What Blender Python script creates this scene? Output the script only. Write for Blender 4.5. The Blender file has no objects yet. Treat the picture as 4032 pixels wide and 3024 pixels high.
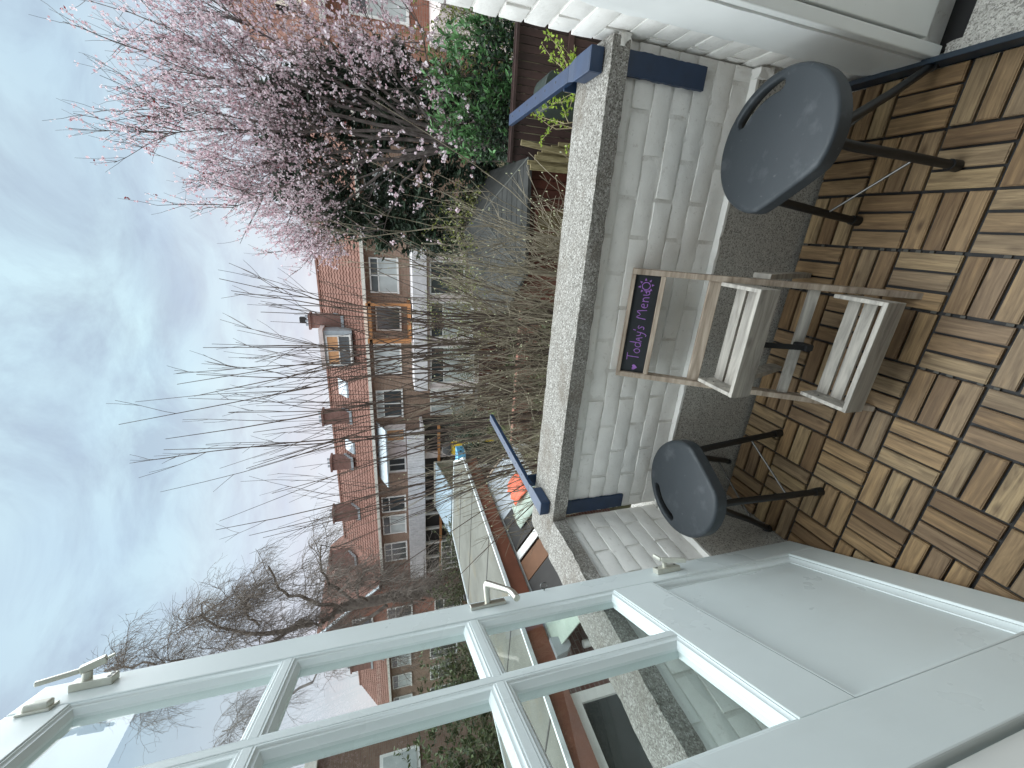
import bpy, bmesh, math, random
import numpy as np
from mathutils import Vector, Matrix, noise

random.seed(7)
RNG = np.random.default_rng(7)
SC = bpy.context.scene
COL = SC.collection
rad = math.radians

# ---------------------------------------------------------------- camera
cam_d = bpy.data.cameras.new('camera')
cam = bpy.data.objects.new('camera', cam_d)
COL.objects.link(cam)
SC.camera = cam
cam_d.sensor_fit = 'HORIZONTAL'
cam_d.sensor_width = 36.0
cam_d.lens = 1588.7 / 4032 * 36.0
cam_d.clip_start = 0.02
cam_d.clip_end = 2000
CAM = Vector((0.13516, -0.99081, 1.40363))
def cam_axes(yaw, pitch, roll):
    cy, sy, cp, sp = math.cos(yaw), math.sin(yaw), math.cos(pitch), math.sin(pitch)
    f = Vector((sy*cp, cy*cp, sp)); r = Vector((cy, -sy, 0)); u = r.cross(f)
    cr, sr = math.cos(roll), math.sin(roll)
    return cr*r + sr*u, -sr*r + cr*u, f
_r, _u, _f = cam_axes(-0.384519, -0.295483, -0.046944)
# the photograph was taken with the phone held upright and stored turned a quarter to the left
m = Matrix.Identity(4)
for i, ax in enumerate((-_u, _r, -_f)):
    for k in range(3): m[k][i] = ax[k]
m.translation = CAM
cam.matrix_world = m

# ---------------------------------------------------------------- world, sun, exposure
W = bpy.data.worlds.new('World'); SC.world = W; W.use_nodes = True
wn = W.node_tree.nodes; wl = W.node_tree.links
for n in list(wn): wn.remove(n)
SUN_EL, SUN_AZ = rad(72), rad(-50)        # azimuth measured from +Y towards +X
out = wn.new('ShaderNodeOutputWorld'); bg = wn.new('ShaderNodeBackground')
sky = wn.new('ShaderNodeTexSky'); sky.sky_type = 'NISHITA'; sky.sun_disc = False
sky.sun_elevation = SUN_EL; sky.sun_rotation = SUN_AZ
sky.air_density = 1.0; sky.dust_density = 1.0; sky.ozone_density = 1.0
bg.inputs['Strength'].default_value = 0.05
tc = wn.new('ShaderNodeTexCoord'); sep = wn.new('ShaderNodeSeparateXYZ')
wl.new(tc.outputs['Generated'], sep.inputs[0])
def wmath(op, a, b=None, clamp=False):
    n = wn.new('ShaderNodeMath'); n.operation = op; n.use_clamp = clamp
    for i, v in enumerate((a, b)):
        if v is None: continue
        if isinstance(v, (int, float)): n.inputs[i].default_value = v
        else: wl.new(v, n.inputs[i])
    return n.outputs[0]
zc = wmath('ADD', wmath('MAXIMUM', sep.outputs['Z'], 0.0), 0.22)
comb = wn.new('ShaderNodeCombineXYZ')
wl.new(wmath('DIVIDE', sep.outputs['X'], zc), comb.inputs[0])
wl.new(wmath('DIVIDE', sep.outputs['Y'], zc), comb.inputs[1])
def wnoise(scale, detail, rough, dist=0.0):
    n = wn.new('ShaderNodeTexNoise'); n.inputs['Scale'].default_value = scale
    n.inputs['Detail'].default_value = detail; n.inputs['Roughness'].default_value = rough
    n.inputs['Distortion'].default_value = dist
    wl.new(comb.outputs[0], n.inputs['Vector']); return n.outputs['Fac']
def wramp(fac, pts):
    r = wn.new('ShaderNodeValToRGB'); wl.new(fac, r.inputs[0])
    while len(r.color_ramp.elements) < len(pts): r.color_ramp.elements.new(0.5)
    for e, (p, c) in zip(r.color_ramp.elements, pts):
        e.position = p; e.color = (*c, 1) if len(c) == 3 else c
    return r.outputs[0]
def wmix(f, a, b):
    n = wn.new('ShaderNodeMix'); n.data_type = 'RGBA'
    for s, v in ((0, f), (6, a), (7, b)):
        if isinstance(v, (int, float)): n.inputs[s].default_value = v
        elif isinstance(v, tuple): n.inputs[s].default_value = (*v, 1)
        else: wl.new(v, n.inputs[s])
    return n.outputs[2]
n1 = wnoise(1.5, 7, 0.55, 0.35); n2 = wnoise(0.55, 4, 0.5, 0.2); n3 = wnoise(2.6, 7, 0.62, 0.5)
# clouds: pale turquoise-white sheets with lilac-grey bellies
cl_col = wmix(wramp(n2, [(0.40, (0, 0, 0)), (0.62, (1, 1, 1))]), (4.4, 5.9, 6.4), (3.4, 4.2, 5.0))
cl_col = wmix(wramp(n3, [(0.42, (0, 0, 0)), (0.62, (.8, .8, .8))]), cl_col, (2.9, 3.55, 4.3))
hz = wramp(sep.outputs['Z'], [(0.0, (1, 1, 1)), (0.42, (0, 0, 0))])
cl_col = wmix(hz, cl_col, (6.0, 5.6, 5.9))
cov = wramp(n1, [(0.34, (.80, .80, .80)), (0.60, (1, 1, 1))])
tot = wmix(cov, sky.outputs[0], cl_col)
wl.new(tot, bg.inputs['Color']); wl.new(bg.outputs[0], out.inputs['Surface'])

sd = bpy.data.lights.new('sun', 'SUN'); sun = bpy.data.objects.new('sun', sd); COL.objects.link(sun)
sd.energy = 2.2; sd.angle = rad(110); sd.color = (0.96, 1.0, 1.0)
sdir = Vector((math.sin(SUN_AZ)*math.cos(SUN_EL), math.cos(SUN_AZ)*math.cos(SUN_EL), math.sin(SUN_EL)))
sun.rotation_euler = sdir.to_track_quat('Z', 'Y').to_euler()
sun.location = (0, 0, 30)

SC.view_settings.view_transform = 'Standard'; SC.view_settings.look = 'None'
SC.view_settings.gamma = 1.0; SC.view_settings.use_curve_mapping = False
SC.view_settings.exposure = 1.68
SC.render.engine = 'CYCLES'
SC.cycles.max_bounces = 10; SC.cycles.transparent_max_bounces = 24
SC.cycles.diffuse_bounces = 5

# ---------------------------------------------------------------- materials
class NT:
    def __init__(s, name):
        s.m = bpy.data.materials.new(name); s.m.use_nodes = True
        s.n = s.m.node_tree.nodes; s.l = s.m.node_tree.links
        s.b = s.n['Principled BSDF']
        s.tc = s.n.new('ShaderNodeTexCoord'); s.oi = None
    def objinfo(s):
        if not s.oi: s.oi = s.n.new('ShaderNodeObjectInfo')
        return s.oi
    def link(s, a, b): s.l.new(a, b)
    def val(s, sock, v):
        if isinstance(v, (int, float)): sock.default_value = v
        elif isinstance(v, tuple): sock.default_value = (*v, 1) if len(v) == 3 else v
        else: s.l.new(v, sock)
    def vec(s, scale=(1, 1, 1), coord='Object', rnd=False):
        mp = s.n.new('ShaderNodeMapping'); mp.inputs['Scale'].default_value = scale
        s.link(s.tc.outputs[coord], mp.inputs[0])
        if rnd:
            v = s.n.new('ShaderNodeVectorMath'); v.operation = 'SCALE'
            c = s.n.new('ShaderNodeCombineXYZ'); r = s.objinfo().outputs['Random']
            for i in range(3): s.link(r, c.inputs[i])
            s.link(c.outputs[0], v.inputs[0]); v.inputs['Scale'].default_value = 37.0
            s.link(v.outputs[0], mp.inputs['Location'])
        return mp.outputs[0]
    def noise(s, scale, detail=4, rough=.55, vec=None, dist=0.0):
        n = s.n.new('ShaderNodeTexNoise'); n.inputs['Scale'].default_value = scale
        n.inputs['Detail'].default_value = detail; n.inputs['Roughness'].default_value = rough
        n.inputs['Distortion'].default_value = dist
        s.link(vec if vec is not None else s.tc.outputs['Object'], n.inputs['Vector']); return n.outputs['Fac']
    def vor(s, scale, out='Distance', vec=None, rnd=1.0):
        n = s.n.new('ShaderNodeTexVoronoi'); n.inputs['Scale'].default_value = scale
        n.inputs['Randomness'].default_value = rnd
        s.link(vec if vec is not None else s.tc.outputs['Object'], n.inputs['Vector']); return n.outputs[out]
    def ramp(s, fac, pts, interp='LINEAR'):
        r = s.n.new('ShaderNodeValToRGB'); s.link(fac, r.inputs[0]); r.color_ramp.interpolation = interp
        while len(r.color_ramp.elements) < len(pts): r.color_ramp.elements.new(.5)
        for e, (p, c) in zip(r.color_ramp.elements, pts):
            e.position = p
            if isinstance(c, (int, float)): c = (c, c, c)
            e.color = (*c, 1)
        return r.outputs[0]
    def mix(s, f, a, b, mode='MIX'):
        n = s.n.new('ShaderNodeMix'); n.data_type = 'RGBA'; n.blend_type = mode
        s.val(n.inputs[0], f); s.val(n.inputs[6], a); s.val(n.inputs[7], b); return n.outputs[2]
    def math(s, op, a, b=0.0, clamp=False):
        n = s.n.new('ShaderNodeMath'); n.operation = op; n.use_clamp = clamp
        s.val(n.inputs[0], a); s.val(n.inputs[1], b); return n.outputs[0]
    def bump(s, h, strength=.3, dist=.002):
        n = s.n.new('ShaderNodeBump'); n.inputs['Strength'].default_value = strength
        n.inputs['Distance'].default_value = dist; s.link(h, n.inputs['Height'])
        s.link(n.outputs[0], s.b.inputs['Normal'])
    def done(s, col=None, rough=.6, metal=0.0, spec=.5):
        if col is not None: s.val(s.b.inputs['Base Color'], col)
        s.val(s.b.inputs['Roughness'], rough); s.b.inputs['Metallic'].default_value = metal
        s.b.inputs['Specular IOR Level'].default_value = spec
        return s.m

def plain(name, col, rough=.6, metal=0., var=.12, nscale=6., bump=.0, spec=.5, rnd=0.0):
    t = NT(name)
    f = t.ramp(t.noise(nscale, 5), [(.3, 0.0), (.7, 1.0)])
    c = t.mix(f, tuple(v*(1-var) for v in col), tuple(min(1, v*(1+var)) for v in col))
    if rnd:
        h = t.n.new('ShaderNodeHueSaturation'); t.link(c, h.inputs['Color'])
        t.link(t.math('ADD', t.math('MULTIPLY', t.objinfo().outputs['Random'], 2*rnd), 1-rnd), h.inputs['Value'])
        c = h.outputs[0]
    if bump: t.bump(t.noise(nscale*8, 3), bump)
    return t.done(c, rough, metal, spec)

def mat_slat():
    t = NT('acacia_slat')
    v = t.vec((5, 60, 60), rnd=True); g = t.noise(1.0, 6, .62, v, 1.2)
    v2 = t.vec((9, 120, 120), rnd=True); fine = t.noise(2.0, 3, .6, v2)
    r = t.objinfo().outputs['Random']
    base = t.ramp(r, [(0, (0.185, 0.115, 0.059)), (.2, (0.293, 0.186, 0.090)), (.4, (0.239, 0.161, 0.095)), (.6, (0.355, 0.233, 0.116)), (.8, (0.260, 0.188, 0.116)), (1, (0.396, 0.285, 0.151))])
    c = t.mix(t.ramp(g, [(.30, 0.), (.62, 1.)]), t.mix(.7, base, (.06, .034, .018)), base)
    c = t.mix(t.ramp(g, [(.6, 0.), (.78, .55)]), c, (.42, .27, .12))
    c = t.mix(t.ramp(fine, [(.45, 0.), (.7, .35)]), c, (.10, .052, .025))
    kn = t.vor(1.0, vec=t.vec((7, 16, 16), rnd=True))
    c = t.mix(t.ramp(kn, [(.03, .75), (.16, 0.)]), c, (.055, .028, .014))
    t.bump(g, .25, .001)
    return t.done(c, .55, spec=.35)

def mat_speckle(name, base, dark, light, sc, rough=.85, bstr=.3, stain=None):
    t = NT(name)
    v = t.tc.outputs['Object']
    c1 = t.vor(sc, 'Color', v); d1 = t.vor(sc, 'Distance', v)
    sp = t.n.new('ShaderNodeSeparateColor'); t.link(c1, sp.inputs[0])
    c = t.mix(t.noise(3.0, 5), tuple(x*.85 for x in base), tuple(x*1.15 for x in base))
    c = t.mix(t.ramp(sp.outputs[0], [(.70, 0.), (.74, 1.)]), c, light)
    c = t.mix(t.ramp(sp.outputs[1], [(.74, 0.), (.78, 1.)]), c, dark)
    c2 = t.vor(sc*2.6, 'Color', v); sp2 = t.n.new('ShaderNodeSeparateColor'); t.link(c2, sp2.inputs[0])
    c = t.mix(t.ramp(sp2.outputs[0], [(.8, 0.), (.84, .8)]), c, dark)
    c = t.mix(t.ramp(sp2.outputs[1], [(.8, 0.), (.84, .6)]), c, light)
    if stain:
        c = t.mix(t.ramp(t.noise(5.5, 6, .65), [(.48, 0.), (.66, .6)]), c, stain)
    t.bump(d1, bstr, .002)
    return t.done(c, rough, spec=.3)

def mat_white_brick():
    t = NT('white_painted_brick')
    v = t.vec((1, 1, 1), rnd=True)
    n = t.noise(38, 6, .6, v); big = t.noise(9, 5, .6, v)
    c = t.mix(t.ramp(big, [(.35, 0.), (.7, 1.)]), (.85, .84, .81), (.75, .74, .71))
    c = t.mix(t.ramp(t.noise(60, 4, .7, v), [(.60, 0.), (.72, .45)]), c, (.47, .44, .40))
    h = t.math('ADD', t.math('MULTIPLY', n, .6), t.math('MULTIPLY', big, 1.2))
    t.bump(h, .55, .004)
    return t.done(c, .55, spec=.35)

def mat_white_mortar():
    t = NT('white_painted_mortar')
    n = t.noise(70, 6, .65); big = t.noise(14, 4)
    c = t.mix(t.ramp(big, [(.4, 0.), (.65, 1.)]), (.78, .77, .74), (.68, .66, .62))
    c = t.mix(t.ramp(t.noise(26, 5, .7), [(.63, 0.), (.73, .7)]), c, (.34, .27, .21))
    t.bump(n, .7, .004)
    return t.done(c, .65, spec=.3)

def mat_paint(name, col, rough=.32, bump=.05):
    t = NT(name)
    c = t.mix(t.ramp(t.noise(4, 4), [(.35, 0.), (.65, 1.)]), tuple(x*.95 for x in col), col)
    c = t.mix(t.ramp(t.noise(45, 6, .7), [(.70, 0.), (.78, .35)]), c, tuple(x*.62 for x in col))
    c = t.mix(t.ramp(t.noise(2.2, 7, .7, t.vec((1, 1, .35))), [(.52, 0.), (.72, .22)]), c, tuple(x*y for x, y in zip(col, (.70, .68, .62))))
    c = t.mix(t.ramp(t.noise(30, 5, .75), [(.71, 0.), (.735, .6)]), c, (.30, .28, .25))
    t.bump(t.noise(14, 5, .6, t.vec((6, 6, .5))), bump*2.2, .002)
    return t.done(c, t.ramp(t.noise(5, 4), [(.3, rough-.05), (.7, rough+.16)]), spec=.45)

def mat_glass(name='window_glass', tint=(.93, .96, .95)):
    t = NT(name); n, l = t.n, t.l
    o = [x for x in n if x.type == 'OUTPUT_MATERIAL'][0]
    tr = n.new('ShaderNodeBsdfTransparent'); tr.inputs[0].default_value = (*tint, 1)
    gl = n.new('ShaderNodeBsdfGlossy'); gl.inputs['Roughness'].default_value = .01
    fr = n.new('ShaderNodeFresnel'); fr.inputs[0].default_value = 1.65
    mx = n.new('ShaderNodeMixShader')
    ge = n.new('ShaderNodeNewGeometry')
    front = t.math('SUBTRACT', 1.0, ge.outputs['Backfacing'])
    l.new(t.math('MULTIPLY', fr.outputs[0], front), mx.inputs[0]); l.new(tr.outputs[0], mx.inputs[1]); l.new(gl.outputs[0], mx.inputs[2])
    l.new(mx.outputs[0], o.inputs['Surface']); n.remove(t.b)
    return t.m

def mat_brick(name, c1, c2, mortar, sc=1.0):
    t = NT(name)
    mp = t.n.new('ShaderNodeMapping'); t.link(t.tc.outputs['Object'], mp.inputs[0])
    sx = t.n.new('ShaderNodeSeparateXYZ'); t.link(mp.outputs[0], sx.inputs[0])
    cb = t.n.new('ShaderNodeCombineXYZ')
    t.link(t.math('ADD', sx.outputs[0], sx.outputs[1]), cb.inputs[0]); t.link(sx.outputs[2], cb.inputs[1])
    b = t.n.new('ShaderNodeTexBrick'); t.link(cb.outputs[0], b.inputs['Vector'])
    b.inputs['Color1'].default_value = (*c1, 1); b.inputs['Color2'].default_value = (*c2, 1)
    b.inputs['Mortar'].default_value = (*mortar, 1); b.inputs['Scale'].default_value = 1.0
    b.inputs['Brick Width'].default_value = .22*sc; b.inputs['Row Height'].default_value = .065*sc
    b.inputs['Mortar Size'].default_value = .006*sc; b.inputs['Bias'].default_value = 0.0
    c = t.mix(t.ramp(t.noise(1.3, 5), [(.35, 0.), (.7, .45)]), b.outputs[0], tuple(x*.55 for x in c1))
    t.bump(b.outputs['Fac'], -.4, .005)
    return t.done(c, .9, spec=.2)

def mat_leaf(name, c1, c2, rough=.4, trans=.25):
    t = NT(name)
    g = t.n.new('ShaderNodeNewGeometry')
    r = t.ramp(g.outputs['Random Per Island'], [(0, c1), (.6, c2), (1, tuple(min(1, x*1.5) for x in c2))])
    t.val(t.b.inputs['Base Color'], r)
    t.b.inputs['Roughness'].default_value = rough
    o = [x for x in t.n if x.type == 'OUTPUT_MATERIAL'][0]
    tl = t.n.new('ShaderNodeBsdfTranslucent'); t.link(r, tl.inputs[0])
    mx = t.n.new('ShaderNodeMixShader'); mx.inputs[0].default_value = trans
    t.link(t.b.outputs[0], mx.inputs[1]); t.link(tl.outputs[0], mx.inputs[2]); t.link(mx.outputs[0], o.inputs['Surface'])
    return t.m

def mat_bark(name, c1, c2, sc=9.0):
    t = NT(name)
    f = t.noise(sc, 6, .65)
    c = t.mix(t.ramp(f, [(.35, 0.), (.65, 1.)]), c1, c2)
    return t.done(c, .85, spec=.2)

def mat_greywood(name, dark, light, scx=(4, 40, 40)):
    t = NT(name)
    v = t.vec(scx, rnd=True); g = t.noise(1.2, 6, .6, v, .8)
    c = t.mix(t.ramp(g, [(.32, 0.), (.66, 1.)]), dark, light)
    c = t.mix(t.ramp(t.vor(1.0, vec=t.vec((5, 9, 9), rnd=True)), [(.02, .7), (.12, 0.)]), c, tuple(x*.35 for x in dark))
    t.bump(g, .2, .001)
    return t.done(c, .7, spec=.25)

def mat_seat():
    t = NT('grey_plastic_seat')
    c = t.mix(t.ramp(t.noise(16, 4, .6), [(.56, 0.), (.74, .35)]), (.036, .043, .050), (.13, .14, .15))
    c = t.mix(t.ramp(t.noise(70, 3), [(.68, 0.), (.74, .3)]), c, (.16, .165, .17))
    t.bump(t.noise(420, 2), .18, .0008)
    return t.done(c, t.ramp(t.noise(9, 4), [(.3, .38), (.7, .58)]), spec=.4)

M = dict(
    slat=mat_slat(),
    plastic=plain('black_plastic_grid', (.012, .012, .013), .6, rnd=0),
    concrete=mat_speckle('plinth_concrete', (.45, .435, .40), (.23, .22, .20), (.56, .545, .505), 260, .9, .15),
    coping=mat_speckle('coping_stone', (.215, .205, .185), (.105, .097, .085), (.38, .37, .345), 260, .9, .35, (.12, .10, .078)),
    brick=mat_white_brick(), mortar=mat_white_mortar(),
    white=mat_paint('white_gloss_paint', (.69, .76, .765), .28),
    trim=mat_paint('white_trim_paint', (.78, .80, .78), .3),
    plaster=plain('white_plaster', (.74, .76, .75), .6, var=.06, nscale=3, bump=.15),
    navy=plain('dark_blue_metal_paint', (.010, .030, .075), .33, var=.2, nscale=20),
    kick=plain('dark_blue_board_paint', (.014, .028, .045), .45, var=.25, nscale=15),
    seat=mat_seat(),
    legs=plain('black_powder_coat', (.008, .009, .010), .42, var=.1),
    steel=plain('bright_steel', (.16, .16, .155), .42, 1.0, var=.05),
    nickel=plain('satin_nickel', (.62, .60, .54), .36, 1.0, var=.08),
    latch=plain('cream_latch_metal', (.60, .60, .53), .35, .45, var=.12, nscale=20),
    signwood=mat_greywood('weathered_pine', (.20, .155, .115), (.44, .37, .30)),
    signgrey=mat_greywood('grey_washed_pine', (.24, .225, .205), (.52, .49, .44)),
    board=plain('chalkboard', (.008, .011, .014), .55, var=.3, nscale=30),
    chalk=plain('purple_chalk_ink', (.27, .12, .40), .7, var=.15, nscale=60),
    strap=plain('black_webbing', (.008, .008, .009), .8),
    glass=mat_glass(),
)

# ---------------------------------------------------------------- mesh helpers
class MB:
    def __init__(s): s.v = []; s.f = []
    def add(s, vs, fs):
        o = len(s.v); s.v.extend([tuple(p) for p in vs]); s.f.extend([tuple(i+o for i in f) for f in fs]); return s
    def box(s, x0, x1, y0, y1, z0, z1):
        return s.add([(x0,y0,z0),(x1,y0,z0),(x1,y1,z0),(x0,y1,z0),(x0,y0,z1),(x1,y0,z1),(x1,y1,z1),(x0,y1,z1)],
                     [(0,3,2,1),(4,5,6,7),(0,1,5,4),(1,2,6,5),(2,3,7,6),(3,0,4,7)])
    def obox(s, c, ax, ay, az, hx, hy, hz):
        c = Vector(c); ax = Vector(ax).normalized()*hx; ay = Vector(ay).normalized()*hy; az = Vector(az).normalized()*hz
        P = [c+sx*ax+sy*ay+sz*az for sz in (-1,1) for sx, sy in ((-1,-1),(1,-1),(1,1),(-1,1))]
        return s.add(P, [(0,3,2,1),(4,5,6,7),(0,1,5,4),(1,2,6,5),(2,3,7,6),(3,0,4,7)])
    def bar(s, a, b, w, h, up=(0,0,1)):
        a = Vector(a); b = Vector(b); d = (b-a); L = d.length; d.normalize(); u = Vector(up)
        sdv = d.cross(u); 
        if sdv.length < 1e-5: sdv = d.cross(Vector((1,0,0)))
        sdv.normalize(); u2 = sdv.cross(d)
        return s.obox((a+b)/2, d, sdv, u2, L/2, w/2, h/2)
    def tube(s, pts, radii, n=6, cap=True):
        pts = [Vector(p) for p in pts]; k = len(pts)
        if isinstance(radii, (int, float)): radii = [radii]*k
        d0 = (pts[1]-pts[0]).normalized()
        ref = Vector((0,0,1)) if abs(d0.z) < .9 else Vector((1,0,0))
        a = d0.cross(ref).normalized(); o = len(s.v)
        for i in range(k):
            d = (pts[min(i+1,k-1)]-pts[max(i-1,0)])
            if d.length < 1e-9: d = d0
            d.normalize(); a = (a - d*a.dot(d))
            if a.length < 1e-6: a = d.orthogonal()
            a.normalize(); b = d.cross(a)
            for j in range(n):
                t = 2*math.pi*j/n
                s.v.append(tuple(pts[i]+(a*math.cos(t)+b*math.sin(t))*radii[i]))
        for i in range(k-1):
            for j in range(n):
                j2 = (j+1) % n
                s.f.append((o+i*n+j, o+i*n+j2, o+(i+1)*n+j2, o+(i+1)*n+j))
        if cap:
            s.f.append(tuple(o+j for j in reversed(range(n)))); s.f.append(tuple(o+(k-1)*n+j for j in range(n)))
        return s
    def prism(s, poly, axis_vec, base=None):
        """extrude polygon (3D points) along axis_vec"""
        n = len(poly); P = [Vector(p) for p in poly]; Q = [p+Vector(axis_vec) for p in P]
        return s.add(P+Q, [tuple(reversed(range(n))), tuple(range(n, 2*n))]+[(i, (i+1)%n, n+(i+1)%n, n+i) for i in range(n)])

ORG = {}
def mesh_from(name, mb, mat, smooth=False):
    me = bpy.data.meshes.new(name)
    me.from_pydata(mb.v, [], mb.f); me.update()
    if mat: me.materials.append(mat)
    if smooth:
        me.polygons.foreach_set('use_smooth', [True]*len(me.polygons))
        if smooth != 'all': me.set_sharp_from_angle(angle=rad(38))
    return me
def fixn(me):
    bm = bmesh.new(); bm.from_mesh(me); bmesh.ops.recalc_face_normals(bm, faces=bm.faces); bm.to_mesh(me); bm.free()
def tag(o, label=None, cat=None, group=None, kind=None):
    for k, v in (('label', label), ('category', cat), ('group', group), ('kind', kind)):
        if v: o[k] = v
    return o
def org(o): return ORG.get(o.name, Vector((0,0,0)))
def obj(name, mb, mat, parent=None, smooth=False, bevel=0, at=None, recalc=False, **kw):
    """mb in world coordinates"""
    base = Vector(at) if at is not None else (org(parent) if parent else Vector((0,0,0)))
    if base.length > 0: mb.v = [tuple(Vector(p)-base) for p in mb.v]
    me = mesh_from(name, mb, mat, smooth)
    if recalc: fixn(me)
    o = bpy.data.objects.new(name, me); COL.objects.link(o)
    ORG[o.name] = base
    if parent: o.parent = parent; o.location = base-org(parent)
    else: o.location = base
    if bevel:
        b = o.modifiers.new('bevel', 'BEVEL'); b.width = bevel; b.segments = 2; b.limit_method = 'ANGLE'; b.angle_limit = rad(40)
    return tag(o, **kw)
def thing(name, loc, label, cat, group=None, kind=None):
    o = bpy.data.objects.new(name, None); COL.objects.link(o); o.location = loc
    o.empty_display_size = .1
    ORG[o.name] = Vector(loc)
    return tag(o, label, cat, group, kind)
def inst(name, me, parent, loc, rot=None, scale=None):
    o = bpy.data.objects.new(name, me); COL.objects.link(o)
    o.parent = parent; o.location = Vector(loc)-(org(parent) if parent else Vector((0,0,0)))
    if rot is not None: o.rotation_euler = rot
    if scale is not None: o.scale = scale
    return o
def lathe(mb, c, prof, n=16):
    o = len(mb.v)
    for r, z in prof:
        for j in range(n):
            t = 2*math.pi*j/n; mb.v.append((c[0]+r*math.cos(t), c[1]+r*math.sin(t), c[2]+z))
    for i in range(len(prof)-1):
        for j in range(n):
            j2 = (j+1) % n
            mb.f.append((o+i*n+j, o+i*n+j2, o+(i+1)*n+j2, o+(i+1)*n+j))
    return mb
def grid_box(x0, x1, y0, y1, z0, z1, nx, ny, nz, fn=None):
    """subdivided box, fn displaces each vertex"""
    bm = bmesh.new(); bmesh.ops.create_cube(bm, size=1)
    me = MB(); vid = {}
    def vert(i, j, k):
        key = (i, j, k)
        if key not in vid:
            p = Vector((x0+(x1-x0)*i/nx, y0+(y1-y0)*j/ny, z0+(z1-z0)*k/nz))
            if fn: p = fn(p)
            vid[key] = len(me.v); me.v.append(tuple(p))
        return vid[key]
    for i in range(nx):
        for j in range(ny):
            me.f.append((vert(i,j,0), vert(i,j+1,0), vert(i+1,j+1,0), vert(i+1,j,0)))
            me.f.append((vert(i,j,nz), vert(i+1,j,nz), vert(i+1,j+1,nz), vert(i,j+1,nz)))
    for i in range(nx):
        for k in range(nz):
            me.f.append((vert(i,0,k), vert(i+1,0,k), vert(i+1,0,k+1), vert(i,0,k+1)))
            me.f.append((vert(i,ny,k), vert(i,ny,k+1), vert(i+1,ny,k+1), vert(i+1,ny,k)))
    for j in range(ny):
        for k in range(nz):
            me.f.append((vert(0,j,k), vert(0,j,k+1), vert(0,j+1,k+1), vert(0,j+1,k)))
            me.f.append((vert(nx,j,k), vert(nx,j+1,k), vert(nx,j+1,k+1), vert(nx,j,k+1)))
    bm.free()
    return me

GZ = -2.85            # garden level below the deck
exec_parts = []
# ================================================================ BALCONY
tag(obj('balcony_floor', MB().box(-1.12, .95, -.90, .34, -.24, -.03), M['concrete'],
        label='grey concrete balcony floor under the wooden deck tiles'), kind='structure')
deck = obj('wooden_deck', MB().box(-.895, .597, -.88, .150, -.028, -.012), M['plastic'], kind='structure', at=(0,0,0),
           label='wooden click deck of acacia slats laid in a basket pattern')
def slat_mesh(seed):
    rs = random.Random(seed)
    bm = bmesh.new(); bmesh.ops.create_cube(bm, size=1)
    for v in bm.verts: v.co.x *= .1408; v.co.y *= .0424; v.co.z *= .022
    bmesh.ops.bevel(bm, geom=[e for e in bm.edges if e.verts[0].co.z > 0 and e.verts[1].co.z > 0], offset=.0022, segments=2, affect='EDGES')
    for v in bm.verts: v.co += Vector((rs.uniform(-1,1), rs.uniform(-1,1), 0))*.0004
    me = bpy.data.meshes.new('slat'); bm.to_mesh(me); bm.free(); me.materials.append(M['slat'])
    me.polygons.foreach_set('use_smooth', [True]*len(me.polygons)); me.set_sharp_from_angle(angle=rad(30))
    return me
SL = [slat_mesh(i) for i in range(4)]
for i in range(-1, 6):                 # rows towards the house
    for j in range(-4, 6):             # blocks to the left
        cx, cy = -.15*j-.075, -.15*i-.075
        for k in (-1, 0, 1):
            jx, jy = random.uniform(-.0008, .0008), random.uniform(-.0008, .0008)
            dz = random.uniform(-.0008, .0006)
            ra = random.uniform(-.006, .006)
            flip = random.choice((0, math.pi))
            if (i+j) % 2 == 0: loc, rz = (cx+k*.0497+jx, cy+jy, -.011+dz), math.pi/2+ra
            else: loc, rz = (cx+jx, cy+k*.0497+jy, -.011+dz), ra
            inst('slat', random.choice(SL), deck, loc, (0, random.uniform(-.004, .004), rz+flip))
# plastic clips that show in the wider gaps
clip = MB()
for j, y0, y1 in ((-1, -.88, .14), (-4, -.88, .14)): pass
for xk in (.15, -.15, .0):
    for q in range(34):
        yy = -.86+q*.03
        if random.random() < .5: clip.box(xk-.0035, xk+.0035, yy, yy+random.uniform(.008, .016), -.012, -.006)
obj('plastic_clips', clip, plain('dusty_plastic', (.09, .085, .075), .8), deck, kind='stuff')

# ---- brick meshes (painted, slightly lumpy)
def brick_mesh(L, H, D, seed):
    rs = random.Random(seed); off = Vector((rs.uniform(0,50), rs.uniform(0,50), rs.uniform(0,50)))
    rr = .0022
    def fn(p):
        q = p.copy()
        n = noise.noise(q*22+off)*.0026 + noise.noise(q*60+off)*.0012
        # round the front arrises
        dx = min(q.x+L/2, L/2-q.x); dz = min(q.z+H/2, H/2-q.z)
        e = max(0, 1-min(dx, dz)/.012)
        if q.y < -D/2+.002: q.y += n + e*e*rr
        q.z += noise.noise(Vector((q.x*18, seed, 2))+off)*.0022*(1 if q.z > 0 else -1)*.8
        return q
    mb = grid_box(-L/2, L/2, -D/2, D/2, -H/2, H/2, 8, 1, 4, fn)
    return mesh_from('brick', mb, M['brick'], smooth=True)
PITCH = .0640; BH = .0570
BM_FULL = [brick_mesh(.208, BH, .05, s) for s in range(5)]
BM_HALF = [brick_mesh(.099, BH, .05, s+20) for s in range(3)]
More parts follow.
